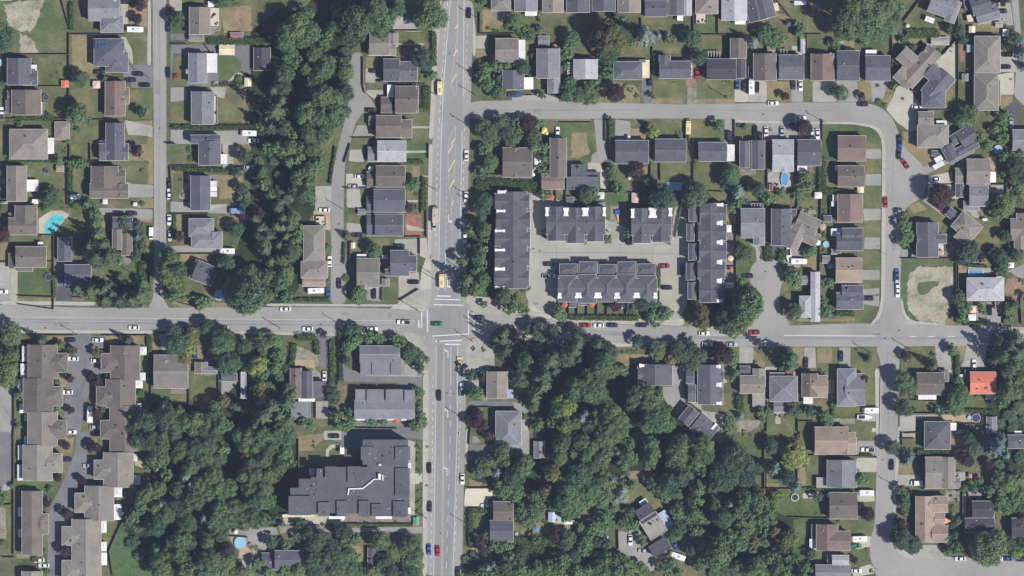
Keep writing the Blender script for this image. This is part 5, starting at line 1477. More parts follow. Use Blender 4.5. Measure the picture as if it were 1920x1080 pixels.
R roadd 818 646 858 646 857 810 849 1080 813 1080 816 835 817 785
R roadd 806 577 874 577 880 600 880 626 866 636 820 638 806 628
R roadd -20 597 300 600 640 602 790 606 790 612 640 612 300 608 -20 604
R roadd 1000 610 1160 622 1280 630 1640 631 1920 632 1920 637 1640 637 1280 636 1160 630 1000 620
R patch 727 587 735 587 734 596 726 596
R patch 1770 638 1777 638 1777 644 1770 644
R patch 778 595 798 595 798 607 778 607
R patch 826 195 832 195 832 230 826 230
R patch 862 690 872 690 872 700 862 700
R patch 1000 204 1014 203 1014 212 1000 213
R patch 1560 198 1574 198 1574 205 1560 205
R patch 1672 440 1680 440 1680 470 1672 470

M k 159 668 159.5 712 156 722 146 733 128 741 122 742 : 0.35
M k 160 715 154 730 144 738 132 744 122 745 : 0.3
M k 158 718 152 736 143 742 126 747 : 0.35
M k 158 724 150 740 140 746 : 0.25
M k 1000 474 1120 473 1270 476 : 0.15
M k 1043 460 1044 490 : 0.12
M k 1225 462 1222 488 : 0.12
M k 0 603 120 604 290 605 : 0.12
M k 320 607 480 608 640 610 : 0.1
M k 842 585 841 632 : 0.14
M k 862 580 861 628 : 0.12
M k 855 660 852 800 : 0.1
M k 824 700 822 860 : 0.1
M k 860 830 850 1000 : 0.1
M k 898 206 1010 207 1200 206 : 0.12
M k 1300 205 1420 208 1560 207 : 0.1
M k 299 20 300 180 298 330 299 520 : 0.12
M k 1664 660 1666 760 1663 900 : 0.12
M k 1674 300 1672 420 1674 560 : 0.12
M k 1636 627 1650 626 1648 628 : 0.4
M k 8 830 30 860 25 900 : 0.2
M k 5 760 25 790 : 0.2
R patch 1000 566 1010 566 1010 572 1000 572
R patch 640 585 655 585 655 592 640 592
R patch 100 604 130 604 130 612 100 612
R patch 290 150 300 150 300 178 290 178
R patch 1655 720 1665 720 1665 750 1655 750
R walk 277 0 283 0 283 122 277 122

H ew dg : 1577 535 1617 562 gx | 1567 549 1617 580 gx | 1569 546 1582 562 gx3 g
R walk 1652 700 1650 860 1647 860 1649 700
"""
# ---------------------------------------------------------------- reading the plan
items = []
mul, ox, oy = .25, 0, 0
for ln in PLAN.split('\n'):
    ln = ln.strip()
    if not ln or ln.endswith('skip') and ln[0] not in 'TCP': continue
    if ln[0] == '=':
        t = ln.split()
        if t[1] == 'g': mul, ox, oy = 1, 0, 0
        else: mul, ox, oy = .25, int(t[1]) * 320, int(t[2]) * 270
        continue
    items.append((ln[0], ln[1:].strip(), mul, ox, oy))
def pts(nums, mul, ox, oy):
    n = [float(v) for v in nums]
    return [W(ox + n[i] * mul, oy + n[i + 1] * mul) for i in range(0, len(n) - 1, 2)]
def inside(p, poly):
    x, y = p; r = False
    for i in range(len(poly)):
        (x1, y1), (x2, y2) = poly[i - 1], poly[i]
        if (y1 > y) != (y2 > y) and x < (x2 - x1) * (y - y1) / (y2 - y1) + x1: r = not r
    return r
# ---------------------------------------------------------------- ground
def sheet(name, poly, z, mat, thick=0):
    me = bpy.data.meshes.new(name)
    n = len(poly)
    v3 = [Vector((x, y, 0)) for x, y in poly]
    tris = geometry.tessellate_polygon([v3])
    vs = [(x, y, z) for x, y in poly]; fs = []
    for t in tris:
        a, b, c = (v3[i] for i in t)
        fs.append(tuple(t) if (b - a).cross(c - a).z > 0 else tuple(reversed(t)))
    if thick:
        vs += [(x, y, z - thick) for x, y in poly]
        fs += [(i, i + n, (i + 1) % n + n, (i + 1) % n) for i in range(n)]
    me.from_pydata(vs, [], fs); me.materials.append(mat); me.update()
    o = link(name, me); o['kind'] = 'structure'
    return o
def soften(poly, amp):
    out = []; n = len(poly)
    for i in range(n):
        (x0, y0), (x1, y1) = poly[i], poly[(i + 1) % n]
        L = math.hypot(x1 - x0, y1 - y0); k = max(1, int(L / 1.3))
        for j in range(k):
            t = j / k; x = x0 + (x1 - x0) * t; y = y0 + (y1 - y0) * t
            out.append((x + amp * math.sin(x * 1.7 + y * 2.3) * .6 + R.uniform(-1, 1) * amp * .45, y + amp * math.sin(x * 2.1 - y * 1.3) * .6 + R.uniform(-1, 1) * amp * .45))
    return out
def chaikin(poly, n=1, cut=1.6):
    for _ in range(n):
        q = []
        for i in range(len(poly)):
            a, b = poly[i], poly[(i + 1) % len(poly)]
            L = math.hypot(a[0] - b[0], a[1] - b[1])
            t = min(.25, cut / max(L, .01))
            q += [(a[0] + (b[0] - a[0]) * t, a[1] + (b[1] - a[1]) * t), (a[0] + (b[0] - a[0]) * (1 - t), a[1] + (b[1] - a[1]) * (1 - t))]
        poly = q
    return poly
base = ground_mat("yard ground", [(80, 91, 60), (100, 105, 76), (130, 121, 94)], .07, .45, 2.2, .32)
link("ground", (lambda b: (b.add([(-3000, -3000, 0), (3000, -3000, 0), (3000, 3000, 0), (-3000, 3000, 0)], [(0, 1, 2, 3)]), b.mesh("ground", [base]))[1])(MB()))['kind'] = 'structure'
FOREST = []; polys = []
for k, body, mul, ox, oy in items:
    if k not in 'GR': continue
    t = body.split()
    if t[0] not in G or len(t) < 7: continue
    p = pts(t[1:], mul, ox, oy)
    if t[0] in ('forest',): FOREST.append(p)
    polys.append((G[t[0]][1], t[0], p))
polys.sort(key=lambda a: a[0])
placed = []
for rank, kind, p in polys:
    name, _, soft, mat = G[kind]
    a = sum(p[i - 1][0] * p[i][1] - p[i][0] * p[i - 1][1] for i in range(len(p)))
    if abs(a) < 1: continue
    if a < 0: p = p[::-1]
    bb = (min(q[0] for q in p), min(q[1] for q in p), max(q[0] for q in p), max(q[1] for q in p))
    lv = 1
    for b2, l2 in placed:
        if bb[0] < b2[2] + 1 and b2[0] < bb[2] + 1 and bb[1] < b2[3] + 1 and b2[1] < bb[3] + 1: lv = max(lv, l2 + 1)
    if kind == 'walk':
        sheet(name, chaikin(p, 1), .14 + lv * .005, mat, .5)
        continue
    placed.append((bb, lv))
    q = soften(p, .75 if soft == 2 else .32) if soft else chaikin(p, 2, 1.8 if kind in ('road', 'lane', 'court', 'concr') else .35)
    sheet(name, q, lv * .005, mat)
TOPZ = .005 * (max(l for _, l in placed) + 1)
# painted markings
MC = {'k': (plain('crack sealant', (112, 113, 116)), 'dark'), 'w': (PAINTW, 'white'), 'y': (PAINTY, 'yellow'), 'f': (PAINTF, 'faded')}
mk = 0
def strip(line, w, dash, gap, mb, z):
    seg = []
    for (x0, y0), (x1, y1) in zip(line, line[1:]):
        L = math.hypot(x1 - x0, y1 - y0); u = ((x1 - x0) / L, (y1 - y0) / L); d = 0
        while d < L:
            e = min(L, d + (dash or L)); nx, ny = -u[1] * w / 2, u[0] * w / 2
            a = (x0 + u[0] * d, y0 + u[1] * d); b = (x0 + u[0] * e, y0 + u[1] * e)
            mb.add([(a[0] - nx, a[1] - ny, z), (b[0] - nx, b[1] - ny, z), (b[0] + nx, b[1] + ny, z), (a[0] + nx, a[1] + ny, z)], [(0, 1, 2, 3)])
            d = e + gap if dash else L
for k, body, mul, ox, oy in items:
    if k == 'M':
        a, b = body.split(':'); t = a.split(); v = [float(x) for x in b.split()]
        mb = MB(); mk += 1
        strip(pts(t[1:], 1, 0, 0), v[0], v[1] if len(v) > 1 else 0, v[2] if len(v) > 2 else 0, mb, TOPZ + .004 * (mk % 5 + 1))
        mb.build('road_marking', MC[t[0]][0])['kind'] = 'structure'
    if k == 'A':
        for e in body.split(','):
            x, y = W(*[float(v) for v in e.split()]); s = 1 if y > -20 else -1; z = TOPZ + .03
            mb = MB()
            mb.add([(x - .17, y - 1.7, z), (x + .17, y - 1.7, z), (x + .17, y + 1.7, z), (x - .17, y + 1.7, z)], [(0, 1, 2, 3)])
            h = y - 1.7 * s
            mb.add([(x, h + .1, z + .003), (x + .9 * s, h + .1, z + .003), (x + .9 * s, h + .5 * s + .1, z + .003), (x, h + .5 * s + .1, z + .003)], [(0, 1, 2, 3) if s > 0 else (0, 1, 2, 3)])
            mb.add([(x + .85 * s, h - .5, z + .006), (x + 1.5 * s, h + .3, z + .006), (x + .85 * s, h + 1.1, z + .006)], [(0, 1, 2) if s > 0 else (2, 1, 0)])
            mb.build('road_marking', PAINTW)['kind'] = 'structure'
# ---------------------------------------------------------------- houses
PITCH = .44
def rect(t, mul, ox, oy):
    """four numbers (+ optional @angle) -> centre, width, depth, angle in metres"""
    n = [float(v) for v in t[:4]]
    ang = [v for v in t[4:] if v[0] == '@']
    if ang:
        c = W(ox + n[0] * mul, oy + n[1] * mul)
        return c[0], c[1], n[2] * mul * S, n[3] * mul * S, math.radians(-float(ang[0][1:]))
    a = W(ox + n[0] * mul, oy + n[1] * mul); b = W(ox + n[2] * mul, oy + n[3] * mul)
    return (a[0] + b[0]) / 2, (a[1] + b[1]) / 2, abs(b[0] - a[0]), abs(a[1] - b[1]), 0
def roofmesh(w, d, kind, e, pitch, nopar=False):
    """a roof over w x d at eave height e, its own ridge and hips capped; returns MB in local coordinates"""
    mb = MB(); a, b = w / 2, d / 2
    if kind == 'f':
        mb.box(0, 0, w, d, e - .25, e, 0, 1, topmi=0)
        for x, y, ww, dd in () if nopar else ((0, b - .14, w, .28), (0, -b + .14, w, .28), (a - .14, 0, .28, d - .56), (-a + .14, 0, .28, d - .56)):
            mb.box(x, y, ww, dd, e + .003, e + .28, 0, 2)
        return mb, e
    if kind == 'gy' or (kind == 'h' and d > w):
        sw = True; A, B = b, a
    else: sw = False; A, B = a, b
    T = (lambda x, y, z: (-y, x, z)) if sw else (lambda x, y, z: (x, y, z))
    top = e + pitch * B
    hx = A if kind[0] == 'g' else max(A - B, .05)
    t = .22
    v = [T(-A, -B, e), T(A, -B, e), T(A, B, e), T(-A, B, e), T(-hx, 0, top), T(hx, 0, top),
         T(-A, -B, e - t), T(A, -B, e - t), T(A, B, e - t), T(-A, B, e - t)]
    mb.add(v, [(0, 1, 5, 4), (2, 3, 4, 5)], 0)
    mb.add(v, [(1, 2, 5), (3, 0, 4)], 3 if kind[0] == 'g' else 0)
    mb.add(v, [(6, 7, 1, 0), (7, 8, 2, 1), (8, 9, 3, 2), (9, 6, 0, 3), (9, 8, 7, 6)], 1)
    g = .13
    ring = [T(-A, -B, e - .02), T(A, -B, e - .02), T(A, B, e - .02), T(-A, B, e - .02), T(-A - g, -B - g, e - .02), T(A + g, -B - g, e - .02), T(A + g, B + g, e - .02), T(-A - g, B + g, e - .02)]
    mb.add(ring, [(4, 5, 1, 0), (5, 6, 2, 1), (6, 7, 3, 2), (7, 4, 0, 3)], 1)
    def cap(p, q, k=.17):
        p, q = Vector(p), Vector(q); u = (q - p); L = u.length
        if L < .4: return
        u /= L; n = Vector((-u.y, u.x, 0)).normalized() * k
        up = Vector((0, 0, .05)); dn = Vector((0, 0, -.02))
        mb.add([tuple(p + up), tuple(q + up), tuple(q + n + dn), tuple(p + n + dn), tuple(q - n + dn), tuple(p - n + dn)], [(0, 1, 2, 3), (1, 0, 5, 4)], 2)
    cap(v[4], v[5])
    if kind[0] == 'h':
        for i, j in ((0, 4), (3, 4), (1, 5), (2, 5)): cap(v[i], v[j])
    return mb, top
REG = {'far': ('house of far left column', 'y'), 'lw': ('west house of left street', 'y'), 'le': ('east house of left street', 'y'),
 'lane': ('house beside the back lane', 'y'), 'tr': ('house of top edge row', 'x'), 'un': ('north house of upper street', 'x'),
 'us': ('south house of upper street', 'x'), 'rtop': ('house of top right corner', 'x'), 'loop': ('east house of curving street', 'y'),
 'fr': ('house of far right column', 'y'), 'cs': ('house by small cul-de-sac', 'x'), 'ew': ('west house of curving street', 'y'),
 'bl': ('left block of brown townhouses', 'y'), 'blr': ('right block of brown townhouses', 'y'), 'bll': ('house of lower left woods', 'x'),
 'bm': ('building southwest of the crossroads', 'y'), 'be': ('house southeast of the crossroads', 'y'), 'sr': ('house south of long road', 'x'),
 'rw': ('west house of lower right street', 'y'), 're': ('east house of lower right street', 'y'), 'town': ('block of charcoal townhouse court', 'x'),
 'towng': ('garage in court bottom row', 'x'), 'towng2': ('garage in court right column', 'y'), 'apt': ('large apartment block', 'x')}
ORD = ['first', 'second', 'third', 'fourth', 'fifth', 'sixth', 'seventh', 'eighth', 'ninth', 'tenth', 'eleventh', 'twelfth', 'thirteenth',
       'fourteenth', 'fifteenth', 'sixteenth', 'seventeenth', 'eighteenth', 'nineteenth', 'twentieth']
def ordn(i):
    if i < 20: return ORD[i]
    n = i + 1
    return ['', '', 'twenty', 'thirty', 'forty', 'fifty', 'sixty', 'seventy', 'eighty', 'ninety'][n // 10] + ('-' + ORD[n % 10 - 1] if n % 10 else 'th') if n < 100 else '%dth' % n
HOUSES = []; FOOT = []
def ridge_top(w, d, kind, e, pitch): return e if kind == 'f' else e + pitch * (d if (kind == 'gx' or (kind == 'h' and w >= d)) else w) / 2
for k, body, mul, ox, oy in items:
    if k != 'H': continue
    head, rest = body.split(':', 1)
    reg, col = head.split()[:2]
    sec = rest.split(';')
    wings = []
    for wtxt in sec[0].split('|'):
        t = wtxt.split()
        if len(t) < 5: continue
        cx, cy, w, d, ang = rect(t[:4] + [v for v in t[4:] if v[0] == '@'], mul, ox, oy)
        ty = t[4]; kind = ty.rstrip('0123456789.'); hh = ty[len(kind):]
        h = {'': 5.3, '3': 2.9, '4': 4.6, '5': 5.9, '6': 6.3}.get(hh) or float(hh)
        c2 = [v for v in t[5:] if v[0] != '@']
        wings.append((cx, cy, w, d, ang, kind, h, c2[0] if c2 else col))
    extras = []
    for s_ in sec[1:]:
        for e in s_.split('|'):
            t = e.split()
            if len(t) > 4: extras.append((t[0], rect(t[1:], mul, ox, oy), [v for v in t[5:] if v[0] != '@']))
    c0 = wings[0]
    tname = {'town': 'townhouse_block', 'bl': 'townhouse_block', 'blr': 'townhouse_block', 'apt': 'apartment_building', 'towng': 'garage', 'towng2': 'garage'}.get(reg, 'house')
    root = empty(tname, c0[0], c0[1])
    HOUSES.append([reg, col, wings, extras, root, tname])
    wm = WALLM[1] if reg in ('town', 'towng', 'towng2') else WALLM[R.randrange(5)]
    wall = MB()
    P0 = .34 if reg in ('town', 'bl', 'blr', 'apt') else PITCH
    for i, (cx, cy, w, d, ang, kind, h, wc) in enumerate(wings):
        e = h + .023 * i + (1.3 if reg == 'town' else 0)
        P = P0 + .006 * (i % 5) + (.17 if reg == 'town' and i else 0)
        ins = .35 + .013 * i
        FOOT.append((cx, cy, w, d, ang))
        zt = e - .225
        wall.box(cx - c0[0], cy - c0[1], max(w - 2 * ins, .5), max(d - 2 * ins, .5), 0, zt, ang)
        mb, top = roofmesh(w, d, kind, e, P, reg in ('apt', 'bm'))
        rf = mb.build('roof', [RM[wc], FASCIA, ridge_mat(wc), wm], root)
        rf.location = (cx - c0[0], cy - c0[1], 0); rf.rotation_euler.z = ang
        nv = (0 if i > 1 or min(w, d) < 5 else 1 + R.randrange(2)) if reg != 'apt' else (9 if i < 6 else 1)
        for _ in range(nv):
            u, v_ = R.uniform(-.36, .36) * w, R.uniform(-.36, .36) * d
            if kind == 'f': z = e
            elif kind == 'gx' or (kind == 'h' and w >= d): z = top - P * abs(v_)
            else: z = top - P * abs(u)
            if kind == 'h': z = min(z, e + P * min(w / 2 - abs(u), d / 2 - abs(v_)))
            b2 = MB(); s_ = R.choice([.3, .35, .5])
            b2.box(0, 0, s_, s_, -.12, .42); b2.box(0, 0, s_ + .14, s_ + .14, .42, .5)
            o = b2.build('vent', METAL if R.random() < .6 else DARK, rf); o.location = (u, v_, z)
        if i == 0 and tname == 'house' and R.random() < .4:
            b2 = MB(); b2.box(0, 0, .9, .7, 0, 1.5); b2.box(0, 0, 1.05, .85, 1.5, 1.62); b2.box(0, 0, .4, .3, 1.62, 1.8)
            o = b2.build('chimney', plain("chimney brick", (116, 98, 92)), rf)
            u, v_ = R.uniform(-.25, .25) * w, R.uniform(-.25, .25) * d
            o.location = (u, v_, e + .2)
    wall.build('wall', wm, root)
    for ek, (cx, cy, w, d, ang), c2 in extras:
        cc = c2[0] if c2 else 'white'
        x, y = cx - c0[0], cy - c0[1]
        mb = MB()
        if w < .4 or d < .4: continue
        if ek == 'p':
            z = 2.75 if mul < 1 else 4.5
            if cc in ('slat', 'frame'):
                long_x = w > d; n = max(3, int((w if long_x else d) / 1.1))
                for j in range(n):
                    t = -.5 + (j + .5) / n
                    if long_x: mb.box(x + t * w, y, .4, d, z, z + .15)
                    else: mb.box(x, y + t * d, w, .4, z, z + .15)
                for s_ in (-.46, .46):
                    if long_x: mb.box(x, y + s_ * d, w, .3, z - .2, z - .005)
                    else: mb.box(x + s_ * w, y, .3, d, z - .2, z - .005)
                nm = 'pergola'
            else:
                co, si = math.cos(ang), math.sin(ang)
                mb.box(x, y, w, d, z, z + .12, ang)
                nr = max(2, int(max(w, d) / 1.1))      # standing seams of the cover
                for j in range(nr + 1):
                    t = -.5 + j / nr
                    lx, ly = (t * (w - .1), 0) if w > d else (0, t * (d - .1))
                    mb.box(x + lx * co - ly * si, y + lx * si + ly * co, .1 if w > d else w - .02, d - .02 if w > d else .1, z + .122, z + .17, ang)
                nm = 'patio_cover'
            o = mb.build(nm, RM[cc], root)
            b2 = MB(); co, si = math.cos(ang), math.sin(ang)
            for a in (-.45, .45):
                for b in (-.45, .45):
                    lx, ly = a * w, b * d
                    b2.box(x + lx * co - ly * si, y + lx * si + ly * co, .12, .12, 0, z - .01)
            b2.build('post', FASCIA, o)
        elif ek == 'k':
            mb.box(x, y, w, d, .0, 1.2, ang, topmi=0)
            o = mb.build('deck', plain("deck boards", (196, 186, 176), .8, .2, 0, .12, 4), root)
            b2 = MB()
            for a, b, ww, dd in ((0, .49, w, .08), (0, -.49, w, .08), (.49, 0, .08, d - .2)):
                b2.box(x + a * w, y + b * d, ww, dd, 1.2, 2.1)
            b2.build('railing', FASCIA, o)
            b2 = MB()
            for _ in range(max(2, int(w * d / 7))):
                b2.box(x + R.uniform(-.38, .38) * w, y + R.uniform(-.38, .38) * d, R.uniform(.5, 1.1), R.uniform(.5, .9), 1.21, 1.7, R.random() * 3)
            o2 = b2.build('patio_furniture', DARK); o2.location = root.location
            tag(o2, 'dark outdoor furniture on the pale deck', 'furniture', 'deck furniture', (cx, cy))
        elif ek == 'q':
            mb.box(x, y, w, d, 3.1, 8.35 if reg == 'town' else 6.6, ang)
            if ang: pass
            elif w > d: mb.box(x - w * .38, y, w * .24, d * 1.35, 3.1, 8.4 if reg == 'town' else 6.65); mb.box(x + w * .38, y, w * .24, d * 1.35, 3.1, 8.4 if reg == 'town' else 6.65)
            else: mb.box(x, y - d * .38, w * 1.3, d * .24, 3.1, 8.4 if reg == 'town' else 6.65); mb.box(x, y + d * .38, w * 1.3, d * .24, 3.1, 8.4 if reg == 'town' else 6.65)
            mb.build('party_wall', RM['white'], root)
        elif ek == 'S':
            z0 = 5.3; (wx, wy, ww, wd, wa, wk, wh, _) = wings[0]
            top = ridge_top(ww, wd, wk, wh, P0)
            # panels lie on the slope of the first wing, north side
            for j in range(4):
                for i2 in range(2):
                    px_, py_ = cx + (-.375 + .25 * j) * w, cy + (-.25 + .5 * i2) * d
                    z = top - P0 * abs(px_ - wx) if wk == 'gy' else top - P0 * abs(py_ - wy)
                    if wk == 'h': z = min(z, wh + P0 * min(ww / 2 - abs(px_ - wx), wd / 2 - abs(py_ - wy)))
                    mb.box(px_ - c0[0], py_ - c0[1], w * .22, d * .46, z + .25, z + .33)
            mb.build('solar_panel', plain("solar panel", (74, 90, 118), .2, .5), root)
# special roof pieces of the apartment block
for h_ in HOUSES:
    if h_[0] == 'apt':
        root = h_[4]; mb = MB()
        def L(x, y):
            p = W(x, y); return p[0] - root.location.x, p[1] - root.location.y
        line = [L(654, 926), L(655.5, 915), L(682, 914), L(703, 897), L(712, 897)]
        for (x0, y0), (x1, y1) in zip(line, line[1:]):
            l = math.hypot(x1 - x0, y1 - y0)
            mb.box((x0 + x1) / 2, (y0 + y1) / 2, l + .25, .55, 11.3, 11.8 + .01 * (x0 % 3), math.atan2(y1 - y0, x1 - x0))
        x, y = L(713, 892); mb.box(x, y, 1.3, 2.7, 11.2, 12.6)
        x, y = L(719, 894); mb.box(x, y, .5, 2.6, 11.2, 12.2)
        mb.build('roof_duct', RM['white'], root)
        mb = MB(); x, y = L(713.5, 870); mb.box(x, y, 1.2, .9, 11.1, 12.0); mb.build('roof_vent', RM['white'], root)
        for x0, y0, w, d in ((560, 967, 60, 4), (632, 970, 30, 5), (720, 970, 30, 5), (768, 873, 6, 10), (766, 957, 10, 12), (585, 885, 10, 14), (642, 845, 8, 12)):
            mb = MB(); x, y = L(x0 - 0, y0); mb.box(x, y, w * S, d * S, 3.0, 3.3); mb.build('balcony', RM['cream'] if w > 50 else RM['white'], root)
# garden sheds and small canopies
n_shed = 0
for k, body, mul, ox, oy in items:
    if k != 'X': continue
    for e in body.split(','):
        t = e.split()
        if t[0] == 'rv2' or len(t) < 5: continue
        cx, cy, w, d, ang = rect(t[1:5], mul, ox, oy)
        if t[0] == 'sail':
            mb = MB(); mb.add([(-w * .5, d * .5, 3.6), (w * .55, 0, 4.2), (-w * .5, -d * .5, 3.4), (-w * .5, d * .5, 3.55), (w * .55, 0, 4.15), (-w * .5, -d * .5, 3.35)], [(2, 1, 0), (3, 4, 5), (0, 1, 4, 3), (1, 2, 5, 4), (2, 0, 3, 5)])
            root = empty('shade_sail', cx, cy)
            mb.build('canopy', plain("peach canvas", (240, 170, 140)), root)
            b2 = MB()
            for q in ((-w * .5, d * .5, 3.6), (w * .55, 0, 4.2), (-w * .5, -d * .5, 3.4)): b2.bar((q[0], q[1], 0), q, .06)
            b2.build('post', METAL, root)
            tag(root, 'peach triangular shade sail', 'shade sail'); continue
        cc = t[0] if t[0] in RM else 'white'
        big = w * d > 45
        nm, cat = ('garage', 'garage') if big else (('patio_canopy', 'canopy') if cc in ('white', 'pink', 'w') else ('garden_shed', 'shed'))
        root = empty(nm, cx, cy)
        e_ = 2.6 if big else 2.2
        if nm == 'patio_canopy':
            mb, _ = roofmesh(w, d, 'h', e_, .3); o = mb.build('canopy', [RM[cc], RM[cc], RM[cc], RM[cc]], root)
            b2 = MB()
            for a in (-.45, .45):
                for b in (-.45, .45): b2.box(a * w, b * d, .1, .1, 0, e_ - .22)
            b2.build('post', METAL, root)
        else:
            mb, _ = roofmesh(w, d, 'h' if abs(w - d) < 2 and big else ('gx' if w > d else 'gy'), e_, .35)
            mb.build('roof', [RM[cc], FASCIA, ridge_mat(cc), WOOD], root)
            b2 = MB(); b2.box(0, 0, w - .4, d - .4, 0, e_ - .225); wl = b2.build('wall', WOOD if not big else WALLM[0], root)
            b2 = MB(); b2.box(0, -d / 2 + .17, .9, .05, 0, 1.9); b2.build('door', FASCIA, root)
        FOOT.append((cx, cy, w, d, 0))
        tag(root, '%s %s' % (ROOFN.get(cc, cc), {'garage': 'roofed detached garage', 'patio_canopy': 'square canopy', 'garden_shed': 'garden shed'}[nm]), cat, {'garage': 'detached garages', 'patio_canopy': 'garden canopies', 'garden_shed': 'garden sheds'}[nm])
# ---------------------------------------------------------------- trees
def leaves(n, lobes, leaf, seed, zs=.75, hollow=.55, cone=False):
    """n leaf-cluster quads through the volume of a lumpy crown of unit radius; returns verts (4n,3)"""
    r = np.random.RandomState(seed)
    lb = []
    for i in range(lobes):
        a = r.uniform(0, 2 * np.pi); rr = np.sqrt(r.uniform(0, 1)) * .8; rad = r.uniform(.16, .34) * (1.1 - .3 * rr)
        lb.append((rr * np.cos(a), rr * np.sin(a), (1 - rr ** 1.6) * .75 * zs + r.uniform(-.12, .12), rad))
    lb = np.array(lb)
    wgt = lb[:, 3] ** 2; idx = r.choice(lobes, n, p=wgt / wgt.sum())
    d = r.normal(size=(n, 3)); d /= np.linalg.norm(d, axis=1)[:, None]
    d[:, 2] = np.abs(d[:, 2]) * .9 + d[:, 2] * .1
    rad = lb[idx, 3] * r.uniform(hollow, 1.0, n) * (1 + .18 * np.sin(d[:, 0] * 9 + idx) * np.cos(d[:, 1] * 8))
    c = lb[idx, :3] + d * rad[:, None]
    nrm = d + r.normal(size=(n, 3)) * .55; nrm[:, 2] += .8
    return quads(c, nrm, leaf * r.uniform(.6, 1.35, n), r)
def quads(c, nrm, size, r, asp=1.0):
    nrm = nrm / np.linalg.norm(nrm, axis=1)[:, None]
    t = r.normal(size=c.shape); u = np.cross(nrm, t); u /= np.linalg.norm(u, axis=1)[:, None]; v = np.cross(nrm, u)
    s = size[:, None] / 2
    return np.stack([c - u * s * asp - v * s * .5, c + u * s * asp * .2 - v * s, c + u * s * asp + v * s * .4, c - u * s * .3 * asp + v * s], 1).reshape(-1, 3)
def conifer(n, hgt, leaf, seed):
    """star-shaped whorls of drooping branches, unit radius"""
    r = np.random.RandomState(seed); cs = []; ns = []
    wh = 15
    for i in range(wh):
        f = i / wh; z = hgt * (.12 + .86 * f); rad = (1 - f) ** .85
        nb = int(9 - 4 * f); a0 = r.uniform(0, 6.28)
        for b in range(nb):
            a = a0 + b * 2 * np.pi / nb + r.uniform(-.2, .2); L = rad * r.uniform(.72, 1.08)
            m = max(4, int(n / (wh * 7) * (.35 + L)))
            t = np.sqrt(r.uniform(0.02, 1, m)); w = (1 - t) * .16 * (L + .3) + .02
            off = r.uniform(-1, 1, m) * w
            x = np.cos(a) * t * L - np.sin(a) * off; y = np.sin(a) * t * L + np.cos(a) * off
            zz = z - t * L * .34 - np.abs(off) * .3 + r.uniform(-.02, .02, m)
            cs.append(np.stack([x, y, zz], 1)); ns.append(np.stack([np.cos(a) * .3 + r.normal(size=m) * .35, np.sin(a) * .3 + r.normal(size=m) * .35, np.ones(m)], 1))
    c = np.concatenate(cs); nn = np.concatenate(ns)
    return quads(c, nn, leaf * r.uniform(.6, 1.3, len(c)), r)
def qmesh(name, v, mat):
    me = bpy.data.meshes.new(name); n = len(v) // 4
    me.vertices.add(len(v)); me.vertices.foreach_set("co", v.astype(np.float32).ravel())
    me.loops.add(4 * n); me.loops.foreach_set("vertex_index", np.arange(4 * n, dtype=np.int32))
    me.polygons.add(n); me.polygons.foreach_set("loop_start", np.arange(0, 4 * n, 4, dtype=np.int32))
    me.materials.append(mat); me.update(calc_edges=True); return me
VAR = {}
def variants(cls):
    """unit-radius crowns of a size class: vertices only"""
    if cls not in VAR:
        n, lo, leaf, k = {'S': (420, 8, .25, 4), 'M': (1700, 34, .12, 5), 'L': (4600, 70, .074, 6), 'cS': (1100, 0, .15, 3), 'cL': (2800, 0, .10, 4),
                          'mM': (850, 30, .165, 4), 'mL': (1900, 50, .11, 4)}[cls]
        if cls[0] == 'c': VAR[cls] = [conifer(n, 2.7, leaf, 50 + i) for i in range(k)]
        else: VAR[cls] = [leaves(n, lo, leaf, 10 + i + len(cls) * 7) for i in range(k)]
    return VAR[cls]
CM = {}
def crown_mesh(kind, cls, i):
    key = (kind, cls, i)
    if key not in CM: CM[key] = qmesh('crown', variants(cls)[i], LEAF[kind])
    return CM[key]
TM = {}
def trunk_mesh(con):
    if con not in TM:
        mb = MB(); r = random.Random(3)
        if con: mb.bar((0, 0, 0), (0, 0, 2.55), .055, .008, 8)
        else:
            mb.bar((0, 0, 0), (.02, .01, .55), .09, .06, 8); mb.bar((.02, .01, .55), (0, .03, 1.2), .06, .02, 6)
            for i in range(5):
                a = i * 1.26 + r.uniform(-.3, .3); z = .42 + .12 * i
                mb.bar((.02, .01, z), (.5 * math.cos(a), .5 * math.sin(a), z + .4), .035, .01, 5)
        TM[con] = mb.mesh('trunk', [BARK])
    return TM[con]
trees = []
for k, body, mul, ox, oy in items:
    if k != 'T': continue
    kind, rest = body.split(' ', 1)
    for e in rest.split(','):
        t = e.split()
        if len(t) < 3 or 'skip' in t or float(t[2]) <= 0: continue
        x, y = W(ox + float(t[0]) * mul, oy + float(t[1]) * mul); r = float(t[2]) * mul * S
        trees.append((kind, x, y, r, 'tall' in t))
TN = {'d': ('broadleaf_tree', 'leafy green'), 'l': ('broadleaf_tree', 'yellow-green leafy'), 'D': ('dark_leaved_tree', 'dark green'), 'o': ('dark_leaved_tree', 'olive'),  # D: dark trees, and in the woods also dark crowns standing in for shade
      'p': ('plum_leaved_tree', 'plum red leafy'), 'r': ('shrub', 'reddish'), 'c': ('conifer_tree', 'green pointed conifer'), 'b': ('blue_spruce_tree', 'bluish grey conifer'), 's': ('shrub', 'small green')}
TG = {'broadleaf_tree': 'leafy green trees', 'dark_leaved_tree': 'dark leaved trees', 'plum_leaved_tree': 'plum leaved trees', 'shrub': 'garden shrubs', 'conifer_tree': 'conifers', 'blue_spruce_tree': 'blue grey spruces'}
